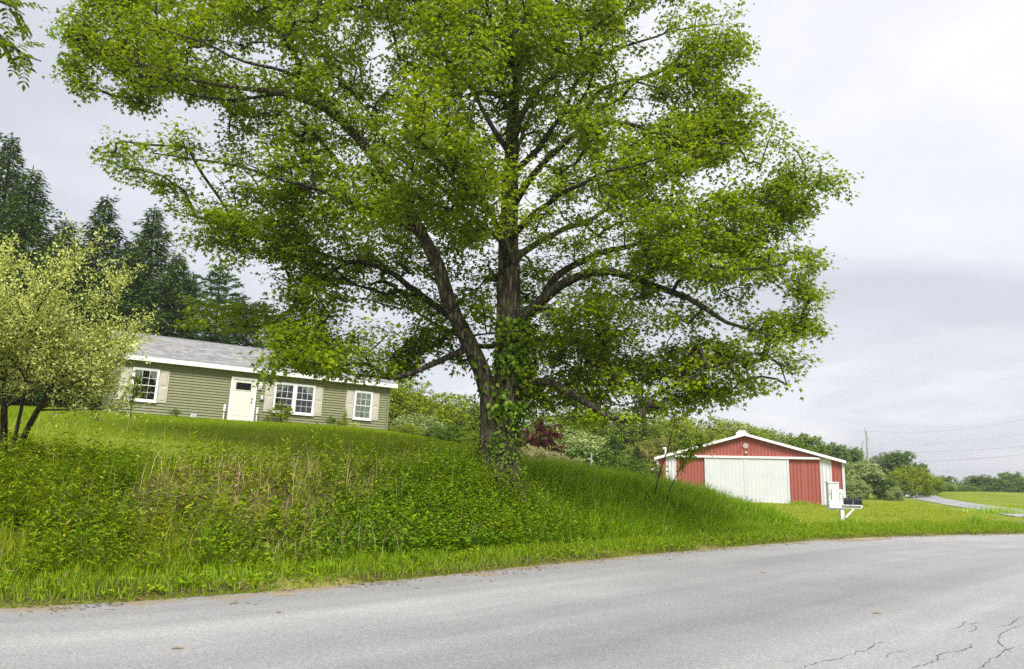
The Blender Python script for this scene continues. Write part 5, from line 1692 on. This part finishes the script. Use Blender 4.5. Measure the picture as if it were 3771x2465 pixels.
# the pale shrub at the left
def build_pale_shrub():
    g = np.random.default_rng(77)
    b = at(30, 1690, 13.0)
    zb = float(hgt(b[0], 13.0)) - .1
    T = empty('variegated_shrub_tree', (b[0], 13.0, zb))
    tag(T, 'pale cream-green multi-stemmed shrub at the left in front of the spruces', 'shrub')
    tr, P, A, Nn, S = [], [], [], [], []
    heads = []
    H = at(200, 740, 13.0)[2] - zb
    for i in range(9):
        az = i * 6.283 / 9 + g.normal(0, .2)
        r = g.uniform(.5, 1.15)
        top = np.array([math.cos(az) * r * 1.0, math.sin(az) * r * .9, H * g.uniform(.34, .64)])
        t = np.linspace(0, 1, 9)[:, None]
        m = np.array([top[0] * .25, top[1] * .25, top[2] * .55]) + g.normal(0, .1, 3)
        q = m * 2 * t * (1 - t) + top * t * t + np.array([math.cos(az) * .08, math.sin(az) * .08, 0])
        tr.append((q, np.linspace(.036, .016, 9), 8))
        for k in range(8):
            d = unit(np.array([math.cos(az) * .7 + g.normal(0, .6), math.sin(az) * .7 + g.normal(0, .6), g.uniform(.1, 1.0)]))
            s0 = q[g.integers(3, 9)]
            e = s0 + d * g.uniform(.6, 1.4)
            e[2] = min(e[2], H * .97)
            mm = (s0 + e) / 2 + g.normal(0, .12, 3)
            qq = s0 * (1 - t) ** 2 + 2 * mm * t * (1 - t) + e * t * t
            tr.append((qq, np.linspace(.022, .006, 9), 5))
            heads += [(qq[j], d) for j in (3, 5, 7, 8)]
    heads = [h for h in heads if fbm(h[0][0] * 1.5 + 4, h[0][1] * 1.5, h[0][2] * 1.5, 2) > .38]
    for c, d in heads:
        for k in range(6):
            dd = unit(d * .4 + g.normal(0, .55, 3) + np.array([0, 0, .45]))
            ln = g.uniform(.35, .85)
            e = c + dd * ln
            tr.append((np.array([c, (c + e) / 2 + g.normal(0, .03, 3), e]), np.array([.006, .004, .002]), 3))
            n = int(ln * 52)
            u = g.random(n)[:, None]
            P.append(c + (e - c) * u + g.normal(0, .045, (n, 3)))
            A.append(unit(dd + g.normal(0, .8, (n, 3)))); Nn.append(unit(g.normal(0, .7, (n, 3)) + np.array([0, 0, .8])))
            S.append(g.uniform(.035, .072, n))
    for k in range(150):                          # wispy shoots reaching out of the crown
        c, d = heads[g.integers(len(heads))]
        dd = unit(d * .7 + g.normal(0, .3, 3) + np.array([0, 0, .55]))
        ln = g.uniform(.7, 1.25)
        t = np.linspace(0, 1, 7)[:, None]
        q = c + dd * ln * t + np.array([.1, 0, -.12]) * t * t
        tr.append((q, np.linspace(.006, .002, 7), 3))
        n = int(ln * 42)
        u = g.random(n)
        P.append(np.stack([np.interp(u, t[:, 0], q[:, i]) for i in range(3)], 1) + g.normal(0, .035, (n, 3)))
        A.append(unit(dd + g.normal(0, .7, (n, 3)))); Nn.append(unit(g.normal(0, .7, (n, 3)) + np.array([0, 0, .8]))); S.append(g.uniform(.035, .07, n))
    P = np.concatenate(P); A = np.concatenate(A); Nn = np.concatenate(Nn); S = np.concatenate(S)
    link('stems', tubes_mesh('stems', tr), M['bark'], T)
    link('foliage', leaves_mesh('foliage', P, A, Nn, S, S * .5, 'oval'), M['cream'], T)
    print('pale shrub leaves', len(P))


build_pale_shrub()


# walnut standing just outside the picture on the left; its bough hangs into the upper corner
def build_walnut():
    g = np.random.default_rng(5)
    X0, Y0 = -9.6, 9.4
    zb = float(hgt(X0, Y0)) - .2
    T = empty('walnut_tree', (X0, Y0, zb))
    tag(T, 'walnut bough with feathery compound leaves hanging into the top left corner', 'tree')
    o = np.array([X0, Y0, zb])
    tr = [(np.array([(0, 0, 0), (.05, .05, 2), (0, .1, 4.5), (.1, .1, 7), (.1, .2, 9)], float), np.array([.24, .19, .15, .09, .03]), 12)]
    twigs = []

    def limb(pts, r):
        q = catmull(np.array(pts, float) - o, .2)
        tr.append((q, np.linspace(r, .008, len(q)), 6))
        return q
    a = limb([(X0, Y0, zb + 5.2), at(-420, 60, 8.6), at(-180, 60, 8.2), at(-60, 95, 8.0), at(20, 150, 7.8), at(90, 205, 7.7), at(150, 225, 7.6)], .07)
    b = limb([(X0, Y0, zb + 5.8), at(-420, -80, 8.6), at(-160, -30, 8.4), at(-20, 0, 8.2), at(50, 28, 8.0), at(90, 55, 8.0)], .05)
    c = limb([(X0, Y0, zb + 4.6), (X0 - 1.2, Y0 + 1, zb + 6), (X0 - 2.5, Y0 + 1.6, zb + 6.8)], .06)
    d = limb([(X0, Y0, zb + 6), (X0 + .3, Y0 - 1.2, zb + 7.4), (X0 + .2, Y0 - 2.4, zb + 7.8)], .05)
    P, A, Nn, S = [], [], [], []
    for q, n, lo in ((a, 44, .50), (b, 34, .45), (c, 40, .3), (d, 40, .3)):
        for i in range(n):
            u = lo + (1 - lo) * (i + g.random()) / n
            k = min(len(q) - 2, int(u * (len(q) - 1)))
            s0 = q[k]
            dr = unit(unit(q[k + 1] - q[k]) * .5 + g.normal(0, .6, 3) + np.array([0, 0, -.15]))
            ln = g.uniform(.22, .42)
            t = np.linspace(0, 1, 6)[:, None]
            rach = s0 + dr * ln * t + np.array([0, 0, -.10]) * t * t
            tr.append((rach, np.linspace(.004, .002, 6), 3))
            sd = unit(np.cross(dr, [0, 0, 1]) + 1e-6)
            for m in range(7):
                f = (m + 1.2) / 8
                pt = s0 + dr * ln * f + np.array([0, 0, -.10]) * f * f
                for sg in (-1, 1):
                    P.append(pt); A.append(sd * sg + dr * .55 + np.array([0, 0, -.25]) + g.normal(0, .12, 3)); Nn.append(np.array([0, 0, 1.0]) + g.normal(0, .25, 3)); S.append(g.uniform(.06, .10))
            P.append(rach[-1]); A.append(dr + np.array([0, 0, -.3])); Nn.append(np.array([0, 0, 1.0])); S.append(.08)
    link('trunk', tubes_mesh('trunk', tr), M['bark'], T)
    S = np.array(S)
    link('crown', leaves_mesh('crown', np.array(P), unit(np.array(A)), unit(np.array(Nn)), S, S * .5, 'oval6', .1), M['mid'], T)


build_walnut()


# two leaning saplings in front of the barn, and the stake
def build_saplings():
    g = np.random.default_rng(9)
    for (pts, label, leafy) in (
            ([(2408, 1840, .022), (2422, 1770, .019), (2440, 1710, .016), (2456, 1665, .014), (2468, 1620, .014), (2480, 1570, .009), (2500, 1500, .004)], 'taller bare-stemmed sapling leaning across the left barn corner', 0),
            ([(2455, 1830, .016), (2480, 1775, .013), (2498, 1740, .011), (2520, 1705, .008), (2545, 1672, .005), (2570, 1650, .003)], 'shorter slanting sapling with leafy top in front of the barn', 1)):
        Y = 20.0
        b = at(pts[0][0], pts[0][1], Y)
        zb = float(hgt(b[0], Y)) - .1
        T = empty('sapling', (b[0], Y, zb))
        tag(T, label, 'sapling', 'thin saplings in front of the barn')
        q = catmull(np.array([list(at(x, y, Y) - [b[0], Y, zb]) + [r] for x, y, r in pts]), .08)
        q[0, 2] = 0
        tr = [(q[:, :3], q[:, 3], 6)]
        P, A, Nn, S = [], [], [], []
        for i in range(16 if leafy else 14):
            k = int(len(q) * g.uniform(.35 if not leafy else .5, .97))
            d = unit(np.array([g.uniform(-.3, 1), g.normal(0, .6), g.uniform(-.1, 1)]))
            ln = g.uniform(.15, .55)
            t = np.linspace(0, 1, 5)[:, None]
            e = q[k, :3] + d * ln * t + np.array([0, 0, .1]) * t * t
            tr.append((e, np.linspace(.006, .002, 5), 4))
            if leafy or i > 7:
                n = 26 if leafy else 16
                c = e[g.integers(2, 5, n)] + g.normal(0, .06, (n, 3))
                P.append(c); A.append(unit(g.normal(0, .6, (n, 3)) + np.array([.2, 0, -.6]))); Nn.append(unit(g.normal(0, .5, (n, 3)) + np.array([0, 0, .8]))); S.append(g.uniform(.06, .11, n))
        link('stems', tubes_mesh('stems', tr), M['bark'], T)
        S = np.concatenate(S)
        link('leaves', leaves_mesh('leaves', np.concatenate(P), np.concatenate(A), np.concatenate(Nn), S, S * .55, 'oval6'), M['weed'], T)


build_saplings()
st = at(2174, 1745, 33.0)
zs = float(hgt(st[0], 33.0)) - .2
SK = empty('stake', (st[0], 33.0, zs))
tag(SK, 'thin grey stake standing on the slope left of the barn', 'stake')
MB().tube([(0, 0, 0), (.02, 0, 1.0), (.05, 0, at(2178, 1668, 33)[2] - zs)], [.035, .032, .03], 7).build('pole', M['polewood'], SK)

# ------------------------------------------------------------------ grass, weeds and litter on the bank


def scatter(n, xr, yr, fs, seed):
    """random ground points; fs(X, Y, s) gives the chance of growing there"""
    g = np.random.default_rng(seed)
    X = g.uniform(*xr, n); Y = g.uniform(*yr, n)
    s, al = road_s(X, Y)
    k = g.random(n) < fs(X, Y, s)
    X, Y, s = X[k], Y[k], s[k]
    # keep what the camera's side of the place can see
    return np.stack([X, Y, hgt(X, Y, s)], 1), s, g


def stuff(name, me, mat, label):
    o = link(name, me, mat)
    return tag(o, label, None, None, 'stuff')


def fan(X, Y):
    """wedge the photograph looks into, with room to step aside"""
    return (np.abs(X) < .86 * Y + 3.5)


# verge strip along the asphalt
def f(X, Y, s):
    return (fan(X, Y) & (s > -.10) & (s < 2.0)) * np.where(s < .35, .45 + .5 * (fbm(X * 2, Y * 2) > .47), .9) * (1 - .8 * sstep(s, 1.1, 2.0))


P, s, g = scatter(760000, (-14, 22), (4, 31), f, 101)
n = len(P)
print('verge', n)
hh = g.uniform(.05, .13, n) * (.8 + .9 * fbm(P[:, 0] * 1.7, P[:, 1] * 1.7)) * np.where(s < .25, .65, 1)
stuff('verge_grass', blades_mesh('verge_grass', P, hh * 1.5, g.uniform(.006, .012, n), g.uniform(.4, 1.7, n), g.uniform(0, 6.28, n), 2), M['verge'], 'bright short grass on the verge along the asphalt')


def f(X, Y, s):
    return (fan(X, Y) & (s > .0) & (s < 1.9)) * np.where(fbm(X * 1.3 + 9, Y * 1.3) > .52, .55, .12)


P, s, g = scatter(60000, (-14, 12), (4, 26), f, 102)
n = len(P)
k = 5
Pk = np.repeat(P, k, 0); az = g.uniform(0, 6.28, n * k)
A = np.stack([np.cos(az), np.sin(az), g.uniform(.1, .9, n * k)], 1)
Pk[:, 2] += g.uniform(.01, .07, n * k)
L_ = g.uniform(.045, .10, n * k)
stuff('verge_weeds', leaves_mesh('verge_weeds', Pk, A, unit(g.normal(0, .35, (n * k, 3)) + np.array([0, 0, 1])), L_, L_ * .45, 'oval6'), M['verge'], 'low broad-leaved weeds among the verge grass')


# zones of the bank
def bank(X, Y, s):
    return fan(X, Y) & (s > 1.0) & (X < 9.4)


def longzone(X, Y):      # arching long grass right of the maple
    return sstep(X + .25 * (Y - 17), .6, 2.2)


def coverzone(X, Y, s):  # dark round-leaved groundcover below the maple
    return np.exp(-(((X + .6) / 2.6) ** 2 + ((s - 2.0) / 1.25) ** 2) ** 2)


def bare(X, Y):          # dry, thin patch left of the maple
    return np.exp(-(((X + 3.6) / 1.8) ** 2 + ((Y - 12.6) / 1.5) ** 2))


# general rough grass
def f(X, Y, s):
    up = 1 - sstep(s, 4.8, 7.5) * .8
    return bank(X, Y, s) * (s < 8) * up * np.where(fbm(X * 1.1, Y * 1.1) > .47, 1, .22) * (1 - .75 * bare(X, Y)) * (1 - .65 * coverzone(X, Y, s)) * (1 - .6 * longzone(X, Y))


P, s, g = scatter(620000, (-17, 9), (4, 28), f, 111)
n = len(P)
print('bank grass', n)
hh = g.uniform(.16, .42, n) * (.6 + .8 * fbm(P[:, 0] * .8 + 3, P[:, 1] * .8)) * np.interp(s, [1, 1.8, 3.4, 5, 7.5], [.6, 1, .9, .5, .35])
stuff('bank_grass', blades_mesh('bank_grass', P, hh, g.uniform(.006, .012, n), g.uniform(.2, 1.5, n), g.uniform(0, 6.28, n), 2), M['grass'], 'rough unmown grass covering the roadside bank')


# long arching grass, nose of the bank
def f(X, Y, s):
    return bank(X, Y, s) * (s < 7.5) * longzone(X, Y) * (1 - sstep(X, 7.9, 9.3)) * (1 - .8 * sstep(s, 5, 7.5)) * (.5 + .5 * (fbm(X * .9 + 4, Y * .9) > .4))


P, s, g = scatter(190000, (-1, 10), (14, 30), f, 112)
n = len(P)
print('long grass', n)
hh = g.uniform(.45, .95, n) * (.65 + .6 * fbm(P[:, 0] * .7 + 8, P[:, 1] * .7)) * (1 - .35 * sstep(P[:, 0], 5.2, 8.8)) * np.interp(s, [1, 1.8, 5, 7.5], [.45, 1, .85, .35])
az = g.normal(-1.1, 1.2, n)
stuff('long_grass', blades_mesh('long_grass', P, hh, g.uniform(.010, .024, n), g.uniform(.6, 2.1, n), az, 3, 1.3), M['longgrass'], 'tall arching grass on the nose of the bank towards the barn')


# upright leafy weeds
def weeds(name, n0, f, seed, hlo, hhi, nl, ll, lw, mat, label, xr=(-17, 8), yr=(4, 27), whorl=True):
    P, s, g = scatter(n0, xr, yr, f, seed)
    n = len(P)
    H = g.uniform(hlo, hhi, n) * (.25 + 1.5 * fbm(P[:, 0] * .9 + seed, P[:, 1] * .9, 0, 2))
    H = H * np.interp(s, [3.2, 4.6, 7], [1, .6, .4])
    lean = g.normal(0, .22, (n, 2))
    idx = np.repeat(np.arange(n), nl)
    u = np.tile((np.arange(nl) + .6) / nl, n) ** .8 + g.uniform(-.04, .04, n * nl)
    u = np.clip(u, .08, 1.02)
    B = P[idx] + np.column_stack([lean[idx] * (H[idx] * u)[:, None], H[idx] * u])
    az = np.tile(np.arange(nl) * 2.4, n) + g.uniform(0, 6.28, n)[idx] + g.normal(0, .3, n * nl)
    A = np.stack([np.cos(az), np.sin(az), g.uniform(-.25, .75, n * nl) + (u - .6) * .9], 1)
    Nn = unit(np.array([0, 0, 1.0]) + .35 * np.stack([np.cos(az), np.sin(az), 0 * az], 1) + g.normal(0, .25, (n * nl, 3)))
    L_ = g.uniform(*ll, n * nl) * (1.15 - .5 * u)
    print(name, n, n * nl)
    o = stuff(name, leaves_mesh(name, B, A, Nn, L_, L_ * lw, 'oval6'), M[mat], label)
    return o


def f(X, Y, s):
    return bank(X, Y, s) * (s < 7.0) * np.where(fbm(X * .75 + 2, Y * .75 + 5) > .5, 1.0, .05) * (1 - sstep(s, 5.0, 7)) * (1 - .8 * bare(X, Y)) * (1 - .9 * longzone(X, Y)) * (1 - .6 * coverzone(X, Y, s))


weeds('leafy_weeds', 52000, f, 121, .25, .7, 13, (.055, .125), .34, 'weed', 'leafy green weeds in clumps over the bank', yr=(4, 25))


def f(X, Y, s):
    return bank(X, Y, s) * (s > 1.4) * (s < 6.5) * np.where(fbm(X * .6 + 12, Y * .6 + 1) > .54, .8, .06) * (1 - .9 * longzone(X, Y)) * (X < -1.5)


weeds('tall_weeds', 9000, f, 122, .5, 1.0, 18, (.09, .17), .27, 'grass', 'taller narrow-leaved weeds at the left of the bank', yr=(4, 22))


def f(X, Y, s):
    return bank(X, Y, s) * coverzone(X, Y, s)


weeds('groundcover', 26000, f, 123, .10, .34, 7, (.06, .11), .78, 'cover', 'dark round-leaved groundcover below the maple', (-5, 4), (10, 22))


def f(X, Y, s):
    d = np.hypot(X + .35, Y - 17.2)
    return bank(X, Y, s) * np.exp(-(np.hypot(X + .4, Y - 16.6) / 1.7) ** 2)


weeds('trunk_weeds', 11000, f, 124, .4, .95, 14, (.05, .10), .4, 'weed', 'tangle of weeds round the foot of the maple', (-4, 4), (13, 20.5))


# big-leaved plants near the verge
def f(X, Y, s):
    return fan(X, Y) * (s > .9) * (s < 2.2) * np.where(fbm(X * .8 + 21, Y * .8) > .55, .6, .05) * (X < 1)


weeds('broad_weeds', 5200, f, 125, .14, .34, 8, (.10, .18), .55, 'weed', 'large-leaved weeds at the foot of the bank', (-13, 2), (4, 18))


# dry straw: standing stalks and flattened thatch
def f(X, Y, s):
    top = np.exp(-(((X + 3.3) / 2.0) ** 2 + ((s - 4.1) / .8) ** 2))
    return bank(X, Y, s) * np.clip(.8 * top + .5 * bare(X, Y) + .02, 0, 1)


P, s, g = scatter(80000, (-15, 6), (5, 23), f, 131)
n = len(P)
print('straw', n)
stuff('dry_stalks', blades_mesh('dry_stalks', P, g.uniform(.2, .75, n), g.uniform(.005, .010, n), g.uniform(.3, 2.0, n), g.normal(.5, 1.3, n), 2), M['straw'], 'dry straw stalks left from last year standing on the bank')


def f(X, Y, s):
    return bank(X, Y, s) * (s < 5.5) * np.clip(.6 * bare(X, Y) + .4 * (fbm(X * .75 + 2, Y * .75 + 5) < .42) + .35 * np.exp(-((s - 1.35) / .35) ** 2) * (fbm(X * .7, Y * .7 + 40) > .5), 0, 1)


P, s, g = scatter(80000, (-15, 8), (5, 24), f, 132)
n = len(P)
P[:, 2] += g.uniform(.01, .07, n)
az = g.uniform(0, 6.28, n)
A = np.stack([np.cos(az), np.sin(az), g.normal(0, .25, n)], 1)
L_ = g.uniform(.05, .30, n)
stuff('dead_thatch', leaves_mesh('dead_thatch', P, A, unit(g.normal(0, .4, (n, 3)) + np.array([0, 0, 1])), L_, np.minimum(L_ * .3, .035), 'oval'), M['litter'], 'flattened dead grass and leaf litter on the bank')


# seed-head stalks over the crest and the left slope
def f(X, Y, s):
    return bank(X, Y, s) * (s > 1.8) * (s < 6) * .5


P, s, g = scatter(1600, (-16, 4), (5, 23), f, 133)
n = len(P)
stuff('seed_stalks', blades_mesh('seed_stalks', P, g.uniform(.6, 1.05, n), g.uniform(.005, .008, n), g.uniform(.05, .7, n), g.uniform(0, 6.28, n), 3), M['lawn2'], 'thin pale grass stalks rising above the weeds')


# litter of straw along the road edge
def f(X, Y, s):
    return (s > -1.1) * (s < .30) * np.clip(np.exp(-((s - .02) / .15) ** 2) * .9 + np.exp(-((s + .25) / .28) ** 2) * .5 * (fbm(X * 1.1 + 3, Y * 1.1) > .46) + .012, 0, 1)


P, s, g = scatter(330000, (-13, 20), (4, 29), f, 134)
n = len(P)
P[:, 2] = np.maximum(P[:, 2], .006) + g.uniform(.003, .02, n)
az = g.normal(.65, .8, n)
A = np.stack([np.cos(az), np.sin(az), g.normal(0, .06, n)], 1)
L_ = g.uniform(.02, .11, n)
print('litter', n)
stuff('straw_litter', leaves_mesh('straw_litter', P, A, unit(g.normal(0, .2, (n, 3)) + np.array([0, 0, 1])), L_, np.minimum(L_ * .22, .014), 'oval', .1), M['litter'], 'dry straw and leaf litter blown along the road edge')

# twigs lying on the asphalt
for i, (x, y, az, ln, mt, lab) in enumerate(((655, 2390, .3, .10, 'litter', 'small brown leaf lying on the asphalt at lower left'), (1046, 2192, .5, .22, 'straw', 'pale straw piece on the road near the verge'), (1028, 2257, .2, .06, 'litter', 'dark twig scrap on the asphalt below the bank'),
                                             (2812, 2110, .4, .10, 'litter', 'dark twig on the road right of centre'), (3230, 2260, -.2, .10, 'litter', 'short dark twig in the middle of the lane'), (860, 2224, .4, .09, 'litter', 'small twig beside the straw on the road edge'))):
    p = gnd_pt(x, y)
    T = MB().tube([(-ln / 2, 0, .012), (-ln * .1, .008, .016), (ln / 2, -.006, .012)], [.006, .009, .004], 5)
    o = T.build('twig', M[mt], None)
    o.location = (p[0], p[1], 0)
    o.rotation_euler = (0, 0, az)
    tag(o, lab, 'twig', 'bits lying on the road')


# lawns
def f(X, Y, s):
    return fan(X, Y) * (s > 4.5) * (1 - sstep(X, 3.5, 6)) * np.interp(s, [4.5, 7], [.2, 1]) * (Y < 41 - .45 * X) * np.interp(Y, [12, 25, 42], [1, .75, .4])


P, s, g = scatter(330000, (-30, 7), (8, 43), f, 141)
n = len(P)
print('lawn', n)
far = np.interp(P[:, 1], [12, 40], [1, 1.7])
stuff('lawn_grass', blades_mesh('lawn_grass', P, g.uniform(.06, .15, n) * (.7 + .6 * fbm(P[:, 0] * .5, P[:, 1] * .5)), g.uniform(.010, .018, n) * far, g.uniform(.2, 1.2, n), g.uniform(0, 6.28, n), 1), M['lawn'], 'mown lawn grass sloping up to the house')


def f(X, Y, s):
    return fan(X, Y) * (s > 1.5) * sstep(X + .12 * (Y - 25), 5.5, 8.5) * (Y < 50 + .3 * X) * np.interp(Y, [18, 30, 60], [1, .6, .3])


P, s, g = scatter(330000, (5, 42), (18, 62), f, 142)
# not on the lane or in the barn
dl = poly_dist(P[:, 0], P[:, 1], LL + nl * LW / 2, False)
bx = (P[:, 0] - 16.53) * math.cos(R_(22)) - (P[:, 1] - 52.44) * math.sin(R_(22))
by = (P[:, 0] - 16.53) * math.sin(R_(22)) + (P[:, 1] - 52.44) * math.cos(R_(22))
k = (dl > 3.2) & ~((by > -.05) & (np.abs(bx) < 6.5))
P = P[k]; n = len(P)
print('right lawn', n)
far = np.interp(P[:, 1], [18, 60], [1, 2.4])
stuff('yard_grass', blades_mesh('yard_grass', P, g.uniform(.04, .10, n) * (.6 + .9 * fbm(P[:, 0] * .45, P[:, 1] * .45)), g.uniform(.010, .018, n) * far, g.uniform(.3, 1.3, n), g.uniform(0, 6.28, n), 1), M['lawn2'], 'bright mown grass between the road, side road and barn')


# rough tufts: foot of the mailbox, foot of the barn, side-road corner
def tuft(cx, cy, r, n, h, seed, name, label, mat='longgrass'):
    g = np.random.default_rng(seed)
    q = g.normal(0, r, (n, 2)) * .6
    P = np.column_stack([cx + q[:, 0], cy + q[:, 1] * .8, hgt(cx + q[:, 0], cy + q[:, 1] * .8)])
    o = link(name, blades_mesh(name, P, g.uniform(.5, 1.1, n) * h, g.uniform(.010, .018, n), g.uniform(.2, 1.3, n), g.uniform(0, 6.28, n), 2), M[mat])
    tag(o, label, None, None, 'stuff')


b = at(3103, 1930, 25.0)
tuft(b[0] + .15, b[1] - .15, .55, 900, .26, 1, 'mailbox_grass', 'uncut grass tuft round the foot of the mailbox post')
x, y = 16.53 + 3.4 * math.cos(R_(-22)), 52.44 + 3.4 * math.sin(R_(-22)) - .35
tuft(x, y, .8, 500, .35, 2, 'barn_weeds', 'weeds growing at the foot of the right barn door')
t = at(3585, 1965, 27.5)
tuft(t[0], t[1] - .2, .16, 300, .42, 3, 'corner_tuft', 'single tall grass tuft near the corner of the side road')
t = gnd_pt(3680, 1893)
tuft(t[0], t[1], 1.4, 900, .5, 4, 'lane_tuft', 'rough grass clump beside the side road')

# ------------------------------------------------------------------ thin summer haze
def build_haze():
    m, t, L = mat_new('haze_air')
    out = N(t, 'ShaderNodeOutputMaterial')
    v = N(t, 'ShaderNodeVolumePrincipled', inp={'Density': 0.0005, 'Anisotropy': 0.3, 'Color': (0.93, 0.95, 1.0, 1)})
    L.new(v.outputs[0], out.inputs['Volume'])
    o = MB().box(-1600, 1600, -400, 2600, -12, 40).build('haze', m)
    tag(o, 'thin pale summer haze over the whole place', None, None, 'stuff')


build_haze()
